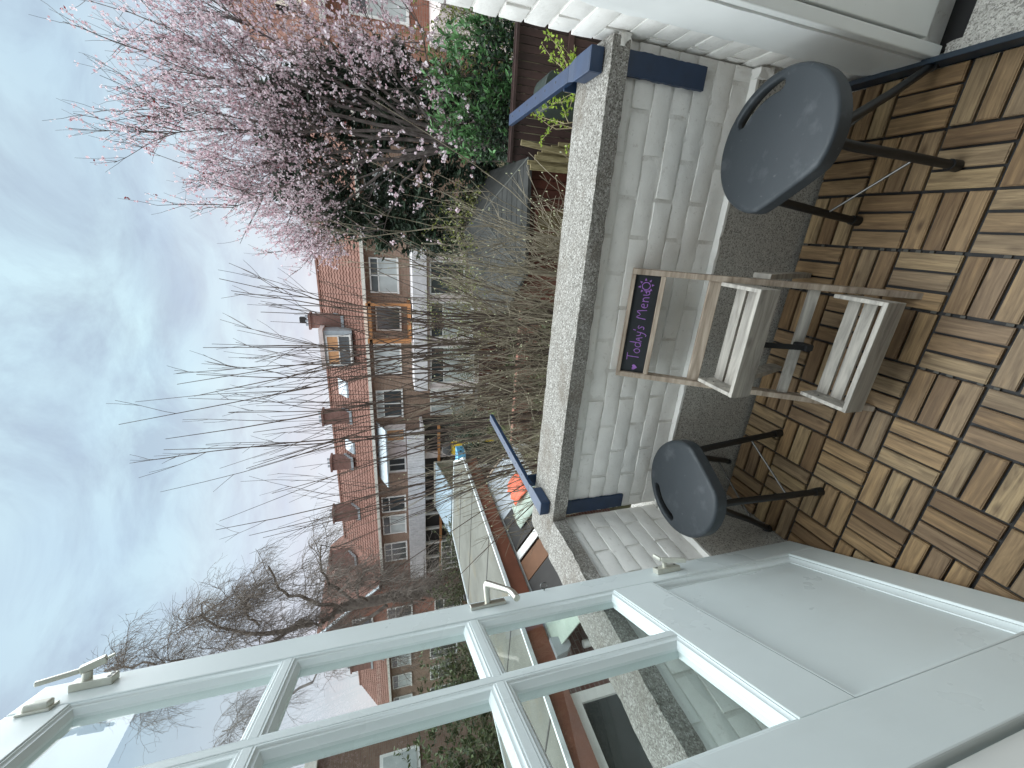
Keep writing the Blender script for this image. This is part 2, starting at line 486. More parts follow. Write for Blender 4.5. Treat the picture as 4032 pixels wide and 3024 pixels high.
def lay_bricks(parent, a, direction, normal, length, z0, z1, skip=None, start=0.0, pitch=PITCH):
    """a: start of the wall face line; bricks run along direction, faces look along normal"""
    d = Vector(direction); nrm = Vector(normal); rot = math.atan2(d.y, d.x)
    if abs((Vector((0,-1,0)) - Matrix.Rotation(-rot, 3, 'Z') @ nrm).length) > .01: rot += math.pi
    row = 0; z = z0+pitch/2-.002
    while z-pitch*.5 < z1-.01:
        hh = min(BH, z1-(z-BH/2)-.002)
        s = -(.5 if row % 2 else 0)*.22 + start
        while s < length-.012:
            s0, s1 = max(s, 0), min(s+.208, length)
            if s1-s0 > .02 and not (skip and skip(s0, s1, z)):
                L = s1-s0
                me = random.choice(BM_FULL) if L > .13 else random.choice(BM_HALF)
                bl = .208 if L > .13 else .099
                p = Vector(a)+d*((s0+s1)/2) - nrm*(.025-random.uniform(-.0015, .0020))
                inst('brick', me, parent, (p.x, p.y, z-(BH-hh)/2), (random.uniform(-.008,.008), random.uniform(-.006,.006), rot+random.uniform(-.006,.006)), (L/bl, 1, hh/BH*random.uniform(.97, 1.03)))
            s += .22
        z += pitch; row += 1
def lumpy(x0, x1, y0, y1, z0, z1, nx, ny, nz, amp, freq, seed):
    off = Vector((seed*7.1, seed*3.3, seed*1.7))
    def fn(p):
        n = noise.noise_vector(p*freq+off)*amp + noise.noise_vector(p*freq*3+off)*amp*.4
        return p+n
    return grid_box(x0, x1, y0, y1, z0, z1, nx, ny, nz, fn)

# ---- front parapet
fp = thing('parapet_wall', (-.15, .16, 0), 'low white painted brick parapet across the front of the balcony, under the clothesline arms', 'wall')
obj('plinth', lumpy(-1.06, .60, .160, .32, -.20, .345, 40, 2, 12, .0012, 9, 1), M['concrete'], fp, smooth=True)
obj('plinth_lip', lumpy(-.90, .60, .1585, .19, .338, .3475, 60, 2, 1, .0028, 40, 2), M['brick'], fp, smooth=True, label='rough white paint edge along the top of the concrete plinth')
obj('mortar', lumpy(-.91, .615,   .1840, .32, .34, .772, 90, 1, 40, .0026, 30, 3), M['mortar'], fp, smooth=True)
lay_bricks(fp, (-.90, .1800, 0), (1,0,0), (0,-1,0), 1.515, .349, .770, start=-.06)
def chip(p, seed, yin, yout, amp=.004):
    return p
def coping_mesh(x0, x1, y0, y1, z0, z1, n, seed, along='x'):
    off = Vector((seed*5.1, seed*2.7, 0))
    def fn(p):
        q = p.copy(); a = q.x if along == 'x' else q.y
        nn = noise.noise(Vector((a*9, q.z*14, q.y*3))+off)*.006 + noise.noise(Vector((a*33, q.z*30, 3))+off)*.004
        edge = (abs(q.y-y0) < 1e-6 or abs(q.y-y1) < 1e-6) if along == 'x' else (abs(q.x-x0) < 1e-6 or abs(q.x-x1) < 1e-6)
        if edge:
            if along == 'x': q.y += nn
            else: q.x += nn
        top = abs(q.z-z1) < 1e-6
        if top and edge: q.z -= .004 + max(0, nn)*.5
        if abs(q.z-z0) < 1e-6 and edge: q.z += noise.noise(Vector((a*20, 1, 1))+off)*.004
        q.z += noise.noise(q*25+off)*.0012
        return q
    return grid_box(x0, x1, y0, y1, z0, z1, *( (n, 6, 4) if along == 'x' else (6, n, 4)), fn)
obj('coping', coping_mesh(-1.075, .612, .158, .362, .770, .826, 150, 1), M['coping'], fp, smooth=True, label='grey granular coping stone with chipped edges on top of the front parapet')

# ---- left parapet
lp = thing('parapet_wall', (-.90, -.35, 0), 'left side parapet of white painted brick running from the front corner behind the open door', 'wall')
obj('plinth', lumpy(-1.05, -.900, -.88, .158, -.20, .345, 2, 26, 12, .0012, 9, 4), M['concrete'], lp, smooth=True)
obj('plinth_lip', lumpy(-.93, -.8985, -.88, .150, .338, .3475, 2, 40, 1, .0028, 40, 5), M['brick'], lp, smooth=True)
obj('mortar', lumpy(-1.05, -.9265, -.88, .184, .34, .772, 1, 60, 40, .0022, 30, 6), M['mortar'], lp, smooth=True)
lay_bricks(lp, (-.921, .178, 0), (0,-1,0), (1,0,0), 1.05, .349, .770, start=-.13)
obj('coping', coping_mesh(-1.082, -.905, -.88, .150, .7715, .8275, 100, 8, 'y'), M['coping'], lp, smooth=True, label='grey granular coping stone on the left parapet')

# ---- right brick pier with smooth plaster
rp = thing('brick_wall', (.70, .10, 0), 'tall white painted brick wall at the right end of the parapet, plastered smooth towards the house', 'wall')
obj('mortar', lumpy(.6255, .92, -.05,   .226, GZ, 1.80, 1, 6, 140, .0016, 30, 7), M['mortar'], rp, smooth=True)
lay_bricks(rp, (.620, .236, 0), (0,-1,0), (-1,0,0),   .30, .060, 1.80, start=-.03, pitch=.0655)
lay_bricks(rp, (.672, .232, 0), (1,0,0), (0,1,0),   .25, .10, 1.80, pitch=.0655)
def plaster_fn(p):
    q = p.copy()
    if q.y > .06:  q.y += noise.noise(Vector((0, 0, q.z*15)))*.010 + .022*max(0, .6-q.z) ; q.x += .008
    elif q.y > .0: q.x += .002
    q.x += noise.noise(q*12)*.0015
    return q
obj('plaster', grid_box(.6085, .64, -.064,   .075, .0, 1.82, 1, 7, 100, plaster_fn), M['plaster'], rp, smooth=True, label='smooth white plaster patch covering the brick ends')
ch = MB()
ch = lumpy(.585, .612, .150, .186, .305, .352, 4, 4, 5, .006, 45, 9)
obj('mortar_lump', ch, M['mortar'], rp, smooth=True, label='broken lump of white mortar where plinth meets wall')
obj('mortar_lump', lumpy(.590, .622, .16, .19, .768, .80, 4, 4, 5, .006, 45, 19), M['mortar'], rp, smooth=True, label='white mortar smear against the coping end')

# ---- recess to the right: panel facing the house, raised concrete ledge below it
cb = thing('balcony_cupboard', (.95, -.07, 0), 'white balcony cupboard front at the right edge with a dark gap under it', 'cupboard')
obj('frame_post', MB().box(.6125, .640, -.0855, -.0642, .02, 1.82), M['trim'], cb, bevel=.003)
obj('leaf', MB().box(.6465, 1.40, -.084, -.050, .085, 1.80), M['trim'], cb, bevel=.002)
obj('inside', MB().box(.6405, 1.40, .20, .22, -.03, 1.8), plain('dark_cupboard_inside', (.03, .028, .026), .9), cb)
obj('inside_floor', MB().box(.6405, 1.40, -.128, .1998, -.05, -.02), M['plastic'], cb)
tag(obj('concrete_ledge', lumpy(.6135, 1.60, -.90, -.130, -.05, .032, 10, 14, 2, .0016, 20, 11), M['concrete'], smooth=True), 'rough raised concrete ledge beside the dark skirting board at the right edge', 'ledge')
tag(obj('ledge_chip', lumpy(.6140, .645, -.1285, -.0880, -.05, .016, 5, 5, 3, .006, 45, 13), M['concrete'], smooth=True), 'small broken concrete edge by the cupboard corner', 'concrete piece')
kb = obj('kickboard', MB().box(.5985, .6115, -.88, -.262, -.006, .046), M['kick'], at=(.605, -.4, 0), bevel=.0015,
    label='dark blue painted skirting board along the right edge of the deck', cat='skirting board')
obj('board_section', MB().box(.5980, .6115, -.260, .155, -.006, .047), M['kick'], kb, bevel=.0015)

# ---- clothesline arms
def arm(sx, label):
    t = thing('clothesline_arm', (sx, .18, .82), label, 'bracket', 'clothesline arms on the parapet')
    w = .0285
    # plate on the wall face under the coping, slightly ragged paint edge
    pl = MB(); n = 24
    pts = []
    for i in range(n+1):
        z = .515+(.772-.515)*i/n
        pts.append((sx-w+random.uniform(-.0012, .0012), z))
    pts2 = [(sx+w+random.uniform(-.0012, .0012), z) for _, z in reversed(pts)]
    pl.prism([(x, .1690, z) for x, z in pts+pts2], (0, .012, 0))
    obj('wall_plate', pl, M['navy'], t, recalc=True)
    hb = MB()
    # channel head standing on the coping: web on top, front lip, two flanges
    hb.box(sx-w, sx+w, .186, .192, .8285, .8660)
    hb.box(sx-w, sx+w, .192, .285, .8615, .8660)
    hb.box(sx-w, sx-w+.004, .192, .285, .8285, .8615); hb.box(sx+w-.004, sx+w, .192, .285, .8285, .8615)
    obj('channel_head', hb, M['navy'], t, bevel=.0015)
    h = MB()
    w2 = .0205
    h.add([(sx-w, .2852, .8655), (sx+w, .2852, .8655), (sx+w2, .325, .8668), (sx-w2, .325, .8668),
           (sx-w, .2852, .8615), (sx+w, .2852, .8615), (sx+w2, .325, .8628), (sx-w2, .325, .8628)],
          [(0,1,2,3), (7,6,5,4), (0,4,5,1), (1,5,6,2), (2,6,7,3), (3,7,4,0)])
    y1 = .935 if sx > 0 else 1.0
    h.box(sx-w2, sx+w2, .3255, y1, .8632, .8672)
    h.box(sx-w2, sx-w2+.0035, .3255, y1, .8500, .8631); h.box(sx+w2-.0035, sx+w2, .3255, y1, .8500, .8631)
    obj('arm', h, M['navy'], t, bevel=.001)
    for k in range(6):
        yy = .42+k*.093
        obj('line_hole', lathe(MB(), (sx+.004, yy, .8672), [(.0001, .0006), (.0034, .0006), (.0040, 0), (.0040, -.001)], 10), M['plastic'], t)
    # strut down the outside of the parapet
    obj('strut', MB().box(sx-w, sx+w, .372, .378, .55, .856), M['navy'], t)
arm(.5625, 'dark blue clothesline arm on the coping end beside the tall brick wall')
arm(-.8690, 'dark blue clothesline arm on the coping corner behind the left stool')

# ================================================================ STOOLS
def stool(c, n, tdir, label):
    c = Vector((c[0], c[1], 0)); n = Vector((n[0], n[1], 0)).normalized(); t = Vector((tdir[0], tdir[1], 0)).normalized()
    P = lambda a, b, z: c+n*a+t*b+Vector((0, 0, z))
    th = thing('folding_stool', c, label, 'stool', 'black folding stools')
    # outline: circle with one flat side, rounded corners
    R, cut = .166, .142
    out = []
    a0 = math.acos(cut/R)
    for i in range(57):
        a = a0+(2*math.pi-2*a0)*i/56
        out.append(Vector((R*math.cos(a), R*math.sin(a))))
    def rnd(poly, it=2):
        for _ in range(it):
            q = []
            for i in range(len(poly)):
                p0, p1 = poly[i], poly[(i+1) % len(poly)]
                if (p1-p0).length > .03: q += [p0, p0.lerp(p1, .12), p0.lerp(p1, .88)]
                else: q.append(p0)
            poly = q
            poly = [(poly[i-1]+poly[i]*2+poly[(i+1) % len(poly)])/4 for i in range(len(poly))]
        return poly
    out = rnd(out)
    # handle slot on the round side, bent along the rim
    slot = []
    rs, hw = .130, .0130; am = math.pi; da = .46
    for i in range(13): a = am-da+2*da*i/12; slot.append(Vector(((rs+hw)*math.cos(a), (rs+hw)*math.sin(a))))
    for i in range(1, 6):
        b = math.pi*i/6; a = am+da
        ctr = Vector((rs*math.cos(a), rs*math.sin(a))); er = Vector((math.cos(a), math.sin(a))); et = Vector((-math.sin(a), math.cos(a)))
        slot.append(ctr+(er*math.cos(b)+et*math.sin(b))*hw)
    for i in range(13): a = am+da-2*da*i/12; slot.append(Vector(((rs-hw)*math.cos(a), (rs-hw)*math.sin(a))))
    for i in range(1, 6):
        b = math.pi*i/6; a = am-da
        ctr = Vector((rs*math.cos(a), rs*math.sin(a))); er = Vector((math.cos(a), math.sin(a))); et = Vector((-math.sin(a), math.cos(a)))
        slot.append(ctr+(-er*math.cos(b)-et*math.sin(b))*hw)
    Z = .452
    bm = bmesh.new()
    prof_o = [(-.007, -.015), (-.007, -.040), (0, -.040), (0.0, -.008), (-.0025, -.003), (-.007, 0.0), (-.012, .0004)]      # inset, z
    prof_s = [(0, -.015), (0, -.006), (.0015, -.0018), (.004, .0), (.007, .0004)]
    def rings(poly, prof, sign):
        L = len(poly); cen = sum(poly, Vector((0,0)))/L; rs_ = []
        for ins, z in prof:
            ring = []
            for i in range(L):
                tan = (poly[(i+1) % L]-poly[i-1]).normalized(); nr = Vector((tan.y, -tan.x))
                if sign*nr.dot(poly[i]-poly[i]*.0-cen) < 0 and False: nr = -nr
                q = poly[i]+nr*ins
                ring.append(bm.verts.new(P(q.x, q.y, Z+z)-c))
            rs_.append(ring)
        for a, b in zip(rs_, rs_[1:]):
            for i in range(L): bm.faces.new((a[i], a[(i+1) % L], b[(i+1) % L], b[i]))
        return rs_
    ro = rings(out, prof_o, 1); rl = rings(slot, prof_s, 1)
    edges = []
    for ring in (ro[-1], rl[-1]):
        for i in range(len(ring)):
            e = bm.edges.get((ring[i], ring[(i+1) % len(ring)])) or bm.edges.new((ring[i], ring[(i+1) % len(ring)]))
            edges.append(e)
    bmesh.ops.triangle_fill(bm, use_beauty=True, edges=edges)
    edges = []
    for ring in (ro[0], rl[0]):
        for i in range(len(ring)): edges.append(bm.edges.get((ring[i], ring[(i+1) % len(ring)])))
    bmesh.ops.triangle_fill(bm, use_beauty=True, edges=edges)
    bmesh.ops.recalc_face_normals(bm, faces=bm.faces)
    me = bpy.data.meshes.new('seat'); bm.to_mesh(me); bm.free(); me.materials.append(M['seat'])
    me.polygons.foreach_set('use_smooth', [True]*len(me.polygons)); me.set_sharp_from_angle(angle=rad(50))
    me.polygons.foreach_set('use_smooth', [abs(p.normal.z) < .985 or p.area < 1e-4 for p in me.polygons])
    so = bpy.data.objects.new('seat', me); so.modifiers.new('weighted', 'WEIGHTED_NORMAL').keep_sharp = True; COL.objects.link(so); so.parent = th; ORG[so.name] = c.copy()
    # underside ribs / hinge brackets
    for sb in (-1, 1):
        br = MB()
        br.obox(P(.05, sb*.088, .404), n, t, (0,0,1), .055, .012, .010)
        br.obox(P(-.06, sb*.098, .404), n, t, (0,0,1), .045, .012, .010)
        obj('hinge_bracket', br, M['legs'], th, bevel=.003)
    for sb in (-1, 1):
        f = [P(.072, sb*.095, .408), P(.083, sb*.100, .33), P(.094, sb*.109, .18), P(.107, sb*.117, .012)]
        lg = obj('leg', MB().tube(f, [.0115, .0115, .0110, .0105], 12), M['legs'], th, smooth=True)
        obj('foot_cap', MB().tube([P(.1055, sb*.1163, .030), P(.1068, sb*.1170, .0)], [.0135, .0145], 12), M['legs'], lg, smooth=True)
        r = [P(.052, sb*.096, .410), P(.030, sb*.100, .365), P(-.075, sb*.122, .175), P(-.172, sb*.147, .012)]
        lg = obj('leg', MB().tube(r, [.0115, .0115, .0110, .0105], 12), M['legs'], th, smooth=True)
        obj('foot_cap', MB().tube([P(-.162, sb*.1447, .030), P(-.1795, sb*.1487, .0)], [.0135, .0145], 12), M['legs'], lg, smooth=True)
    obj('stretcher', MB().tube([P(.0975, -.110, .140), P(.0975, .110, .140)], .0034, 8), M['steel'], th, smooth=True)
    obj('stretcher', MB().tube([P(-.100, -.126, .135), P(-.100, .126, .135)], .0034, 8), M['steel'], th, smooth=True)
    return th
stool((-.669, -.043), (.86, -.51), (.51, .86), 'black folding stool in the left corner beside the open white door')
stool((.380, -.050), (-.83, -.56), (-.56, .83), 'black folding stool in the right corner below the right clothesline arm')

# ================================================================ MENU STAND
ms = thing('menu_stand', (-.13, -.05, 0), 'weathered wooden A-frame stand with two slatted trays and a small chalkboard header', 'display stand')
YF, YT, ZT = -.250, .150, .657
def F(x, s, off=0.0):     # s = fraction up the front frame, off = out from its face towards the room
    L = math.hypot(YT-YF, ZT); nn = Vector((0, -ZT, (YT-YF)))/L
    return Vector((x, YF+(YT-YF)*s, ZT*s))+nn*off
fdir = Vector((0, YT-YF, ZT)).normalized(); fnr = Vector((0, -ZT, YT-YF)).normalized()
def fbar(name, x0, x1, s0, s1, t0, t1, mat, parent=ms, **kw):
    P8 = [F(x0,s0,t0), F(x1,s0,t0), F(x1,s0,t1), F(x0,s0,t1), F(x0,s1,t0), F(x1,s1,t0), F(x1,s1,t1), F(x0,s1,t1)]
    return obj(name, MB().add(P8, [(0,3,2,1),(4,5,6,7),(0,1,5,4),(1,2,6,5),(2,3,7,6),(3,0,4,7)]), mat, parent, recalc=True, bevel=.0015, **kw)
XL, XR = -.312, .044
fbar('rail', XL, XL+.017, 0, 1, -.034, .0, M['signwood'])
fbar('rail', XR-.017, XR, 0, 1, -.034, .0, M['signwood'])
fbar('top_bar', XL+.0172, XR-.0172, .984, 1.0, -.034, .0, M['signwood'])
fbar('board_rail', XL+.0172, XR-.0172, .866, .885, -.034, .0, M['signwood'])
fbar('cross_rail', XL+.0172, XR-.0172, .655, .70, -.030, -.012, M['signwood'])
cbd = fbar('chalkboard', XL+.0172, XR-.0172, .8852, .9838, -.022, -.010, M['board'])
fbar('cross_rail', XL+.0172, XR-.0172, .310, .345, -.030, -.012, M['signgrey'])
# hand drawn lettering: strokes in a 0..1 high grid
strokes = {
 'T': [[(0,.95),(.62,.98)], [(.33,.97),(.30,.0)]],
 'o': [[(.25,.5),(.05,.38),(.03,.15),(.18,.0),(.36,.06),(.42,.28),(.32,.47),(.25,.5)]],
 'd': [[(.42,.42),(.2,.52),(.04,.32),(.08,.05),(.28,.02),(.42,.2)], [(.44,.95),(.42,.0)]],
 'A': [[(.02,.0),(.2,.55),(.36,.0)], [(.08,.2),(.33,.22)]],
 'y': [[(.03,.5),(.08,.2),(.3,.2)], [(.36,.52),(.3,.0),(.16,-.28),(.02,-.22)]],
 's': [[(.34,.42),(.18,.52),(.06,.4),(.28,.2),(.22,.0),(.02,.04)]],
 "'": [[(.06,.85),(.02,.62)]],
 'M': [[(.0,.0),(.1,.92),(.36,.3),(.62,.95),(.72,.0)]],
 'e': [[(.05,.28),(.38,.3),(.3,.5),(.12,.48),(.03,.25),(.12,.02),(.38,.05)]],
 'n': [[(.04,.5),(.04,.0)], [(.04,.32),(.2,.5),(.34,.38),(.36,.0)]],
 'u': [[(.03,.5),(.05,.12),(.2,.0),(.36,.14)], [(.38,.5),(.38,.0)]],
}
BX0, BX1 = XL+.0172, XR-.0172; BS0, BS1 = .8852, .9838; BHt = (BS1-BS0)*math.hypot(YT-YF, ZT)
def BP(x, h, off=-.0092):      # x metres from the board's left, h metres above its bottom
    return F(BX0+x, BS0+h/math.hypot(YT-YF, ZT), off)
def stroke(mb, pts, w=.0016):
    fine = []
    for a, b in zip(pts, pts[1:]):
        for q in range(3): fine.append((a[0]+(b[0]-a[0])*q/3, a[1]+(b[1]-a[1])*q/3))
    fine.append(pts[-1])
    for _ in range(2):
        fine = [fine[0]]+[((fine[i-1][0]+2*fine[i][0]+fine[i+1][0])/4, (fine[i-1][1]+2*fine[i][1]+fine[i+1][1])/4) for i in range(1, len(fine)-1)]+[fine[-1]]
    L = []; Rr = []
    for i in range(len(fine)):
        a = fine[max(i-1,0)]; b = fine[min(i+1,len(fine)-1)]
        dx, dy = b[0]-a[0], b[1]-a[1]; l = math.hypot(dx, dy) or 1
        ww = w*(.75+.35*noise.noise(Vector((fine[i][0]*200, fine[i][1]*200, 1))))
        L.append(BP(fine[i][0]-dy/l*ww, fine[i][1]+dx/l*ww)); Rr.append(BP(fine[i][0]+dy/l*ww, fine[i][1]-dx/l*ww))
    n = len(fine); mb.add(L+Rr, [(i, i+1, n+i+1, n+i) for i in range(n-1)])
tx = MB(); cur = .042; Hh = .040; b0 = .021
for chx, gap in (('T',.62),('o',.50),('d',.52),('A',.44),('y',.46),("'",.10),('s',.46)):
    for st in strokes[chx]: stroke(tx, [(cur+px*Hh, b0+.002+py*Hh*(.98 if chx != 'A' else 1.15)) for px, py in st])
    cur += gap*Hh
cur = .183; b0 = .024
for chx, gap in (('M',.86),('e',.52),('n',.50),('u',.5)):
    for st in strokes[chx]: stroke(tx, [(cur+px*Hh, b0+py*Hh) for px, py in st])
    cur += gap*Hh
obj('lettering', tx, M['chalk'], cbd, label='purple hand written words Todays Menu')
ht = MB(); hc = (.018, .032); hp = []
for i in range(24):
    t = 2*math.pi*i/24; hx = 16*math.sin(t)**3; hy = 13*math.cos(t)-5*math.cos(2*t)-2*math.cos(3*t)-math.cos(4*t)
    hp.append((hc[0]+hx*.00058, hc[1]+hy*.00062))
ht.add([BP(*hc)]+[BP(*q) for q in hp], [(0, i+1, (i+1) % 24+1) for i in range(24)])
obj('heart', ht, M['chalk'], cbd, label='purple drawn heart at the left end of the chalkboard')
sn = MB(); sc_ = (.288, .040)
stroke(sn, [(sc_[0]+.0115*math.cos(t), sc_[1]+.0125*math.sin(t)) for t in np.linspace(0, 2*math.pi, 14)], .0015)
for k in range(8):
    t = 2*math.pi*k/8+.2; c_, s_ = math.cos(t), math.sin(t)
    p0 = (sc_[0]+.017*c_-.0035*s_, sc_[1]+.017*s_+.0035*c_); p1 = (sc_[0]+.017*c_+.0035*s_, sc_[1]+.017*s_-.0035*c_); p2 = (sc_[0]+.025*c_, sc_[1]+.025*s_)
    sn.add([BP(*p0), BP(*p1), BP(*p2)], [(0,1,2)])
obj('sun_drawing', sn, M['chalk'], cbd, label='purple drawn sun with triangle rays')
def tray(name, x0, x1, y0, y1, z0, z1, mat, lab):
    """y0 front, y1 back"""
    b = obj(name, MB().box(x0, x1, y0, y0+.011, z0, z1), mat, ms, bevel=.0015, label=lab)
    tk = .011
    obj('side_board', MB().box(x0, x0+tk, y0+.0112, y1, z0, z1-.001), mat, b, bevel=.0015)
    obj('side_board', MB().box(x1-tk, x1, y0+.0112, y1, z0, z1-.001), mat, b, bevel=.0015)
    wv = (y1-y0-.012)/3
    for k in range(3):
        ya = y0+.0125+k*wv
        obj('slat', MB().box(x0+tk+.0005, x1-tk-.0005, ya, ya+wv-.009, z0+.004, z0+.013), mat, b, bevel=.001)
    obj('screw', lathe(MB(), (x0+tk+.0005, (y0+y1)/2+.03, z0+.045), [(.0001, .001), (.0028, .0008), (.0030, 0)], 8), M['steel'], b)
tray('tray', -.290, .027, -.132, .012, .368, .438, M['signgrey'], 'upper slatted wooden tray')
tray('tray', -.288, .022, -.282, -.142, .112, .180, M['signgrey'], 'lower slatted wooden tray')
# back legs
for x in (XL+.0185, XR-.0005):
    lg = MB().add([Vector((x+dx, y, z)) for dx in (0, .016) for y, z in ((-.030,.300),(.012,.325),(.118,.022),(.108,.0),(.078,.0))],
                  [(0,1,2,3,4), (9,8,7,6,5), (0,5,6,1), (1,6,7,2), (2,7,8,3), (3,8,9,4), (4,9,5,0)])
    obj('back_leg', lg, M['signgrey'], ms, recalc=True, bevel=.0015)
obj('strap', MB().bar((-.135, -.100, .372), (-.137, -.142, .222), .016, .0025, (0,-1,0)), M['strap'], ms)
obj('strap', MB().box(-.146, -.128, -.150, -.104, .198, .226), M['strap'], ms, bevel=.002)

# ================================================================ DOOR
DA = Vector((-.8688, -.1738, 0)); DD = Vector((.47489, -.88004, 0)); DN = Vector((.88004, .47489, 0))
def D(s, z, off=0.0):
    se = s-.0215*z*(1-s/.77)
    return DA+DD*se+DN*off+Vector((0, 0, z))
dr = thing('balcony_door', DA+DD*.77+Vector((0,0,.02)), 'white wooden balcony door standing open on the left, six small panes above a solid panel', 'door')
def dbox(name, s0, s1, z0, z1, o0, o1, mat=None, parent=dr, bevel=.0018, **kw):
    P8 = [D(s0,z0,o0), D(s1,z0,o0), D(s1,z0,o1), D(s0,z0,o1), D(s0,z1,o0), D(s1,z1,o0), D(s1,z1,o1), D(s0,z1,o1)]
    return obj(name, MB().add(P8, [(0,3,2,1),(4,5,6,7),(0,1,5,4),(1,2,6,5),(2,3,7,6),(3,0,4,7)]), mat or M['white'], parent, recalc=True, bevel=bevel, **kw)
TH = -.044
dbox('stile', 0, .096, .02, 2.170, TH, 0, bevel=.003)
dbox('stile', .652, .77, .02, 2.170, TH, 0, bevel=.003)
dbox('rail', .0962, .6518, .02, .140, TH, -.0006)
dbox('rail', .0962, .6518, .678, .802, TH, -.0006)
dbox('rail', .0962, .6518, 2.066, 2.170, TH, -.0006)
dbox('panel', .0962, .6518, .1402, .6778, -.036, -.021)
zs = [(.802, 1.212), (1.230, 1.648), (1.666, 2.066)]; ss = [(.096, .350), (.368, .652)]
dbox('muntin', .350, .368, .802, 2.066, TH, -.002)
for za in (1.212, 1.648):
    for sa, sb in ss: dbox('muntin', sa+.0002, sb-.0002, za, za+.018, TH+.0005, -.0025)
def ring(name, s0, s1, z0, z1, prof, mat=None, parent=dr):
    mb = MB(); cs = [(s0,z0,1,1), (s1,z0,-1,1), (s1,z1,-1,-1), (s0,z1,1,-1)]; k = len(prof)
    for (s, z, ds, dz) in cs:
        for w, o in prof: mb.v.append(tuple(D(s+ds*w, z+dz*w, o)))
    for i in range(4):
        j = (i+1) % 4
        for q in range(k-1): mb.f.append((i*k+q, j*k+q, j*k+q+1, i*k+q+1))
    return obj(name, mb, mat or M['white'], parent, smooth=True, recalc=False)
prof = [(-.0002, -.0035), (.0035, -.0030), (.0060, -.0065), (.0085, -.0075), (.0110, -.0075), (.0165, -.0165), (.0185, -.0185), (.0185, -.0245)]
for sa, sb in ss:
    for za, zb in zs:
        ring('glazing_bead', sa, sb, za, zb, prof)
        ring('rebate', sa, sb, za, zb, [(.0130, -.0260), (.0130, TH)])
        dbox('pane', sa+.002, sb-.002, za+.002, zb-.002, -.0258, -.0246, M['glass'], bevel=0)
ring('panel_moulding', .0962, .6518, .1402, .6778, [(-.0002, -.0008), (.004, -.0004), (.007, -.006), (.010, -.0065), (.012, -.0065), (.021, -.0175), (.025, -.0185), (.027, -.0215)])
# lever handle
hp_ = dbox('handle', .030, .052, 1.115, 1.215, .0, .010, M['nickel'], bevel=.002, label='satin nickel lever handle on its back plate')
obj('lever', MB().tube([D(.041, 1.165, .008), D(.041, 1.166, .056), D(.047, 1.165, .063), D(.062, 1.158, .064), D(.112, 1.120, .060), D(.124, 1.113, .056), D(.150, 1.110, .052)], [.0085, .0085, .0088, .009, .0085, .0088, .0090], 12), M['nickel'], hp_, smooth=True)
# lower casement latch
def latch(zc, s=.048, up=1, big=1.0, lab=''):
    b = dbox('latch', s-.013, s+.013, zc-.042, zc+.042, .0, .016, M['latch'], bevel=.002, label=lab)
    obj('pivot', MB().tube([D(s, zc+.006*up, .014), D(s, zc+.006*up, .030)], .0075, 12), M['latch'], b, smooth=True)
    mb = MB()
    a = [D(s-.034, zc+.020*up, .044), D(s-.006, zc+.012*up, .036), D(s+.032, zc-.050*up*big, .036)]
    mb.bar(a[0], a[1], .010, .012, DN); mb.bar(a[1], a[2], .013, .014, DN)
    obj('latch_lever', mb, M['latch'], b, bevel=.003)
    for dz in (-.033, .033): obj('screw', MB().tube([D(s-.004, zc+dz, .016), D(s-.004, zc+dz, .0168)], .0038, 8), M['legs'], b)
latch(.585, .052, 1, 1.0, 'small cream lever latch on the lower part of the door')
b = dbox('latch', .026, .054, 2.020, 2.098, .0, .016, M['latch'], bevel=.002, label='long lever latch at the top corner of the door')
obj('pivot', MB().tube([D(.040, 2.072, .014), D(.040, 2.072, .032)], .009, 12), M['latch'], b, smooth=True)
lv = MB(); lv.bar(D(.026, 2.045, .046), D(.040, 2.085, .036), .018, .016, DN); lv.bar(D(.040, 2.085, .036), D(.060, 2.150, .034), .010, .010, DN); lv.bar(D(.026, 2.045, .046), D(.020, 2.032, .050), .009, .006, DN)
obj('latch_lever', lv, M['latch'], b, bevel=.002)
for s_ in (.034, .046): obj('screw', MB().tube([D(s_, 2.028, .016), D(s_, 2.028, .0166)], .0045, 8), M['legs'], b)
kp = dbox('latch_keep', .088, .106, 2.095, 2.140, .0, .016, M['latch'], bevel=.004, label='cream latch keep below the top rail')
dbox('keep_base', .084, .112, 2.090, 2.146, .0, .0045, M['latch'], parent=kp, bevel=.001)
# eye hook
eh = MB(); cE = D(.012, .985, .014)
ringp = [cE+DN*.0085*math.cos(t)+Vector((0,0,1))*.0105*math.sin(t) for t in np.linspace(0, 2*math.pi, 15)]
eh.tube(ringp, .0017, 6); eh.tube([D(.012, .985, .0), D(.012, .985, .006)], .0018, 6)
obj('eye_hook', eh, M['steel'], dr, smooth=True)
# hinge side: frame post of the doorway
jp = thing('door_frame', (-.50, -.90, 0), 'white door frame post at the hinge side of the open balcony door', 'door frame')
dbox('jamb', .775, .86, .0, 2.26, -.08, -.012, M['trim'], parent=jp)
dbox('hinge', .766, .779, .25, .33, -.010, .004, M['latch'], parent=jp, bevel=.001)
dbox('hinge', .766, .779, 1.75, 1.83, -.010, .004, M['latch'], parent=jp, bevel=.001)

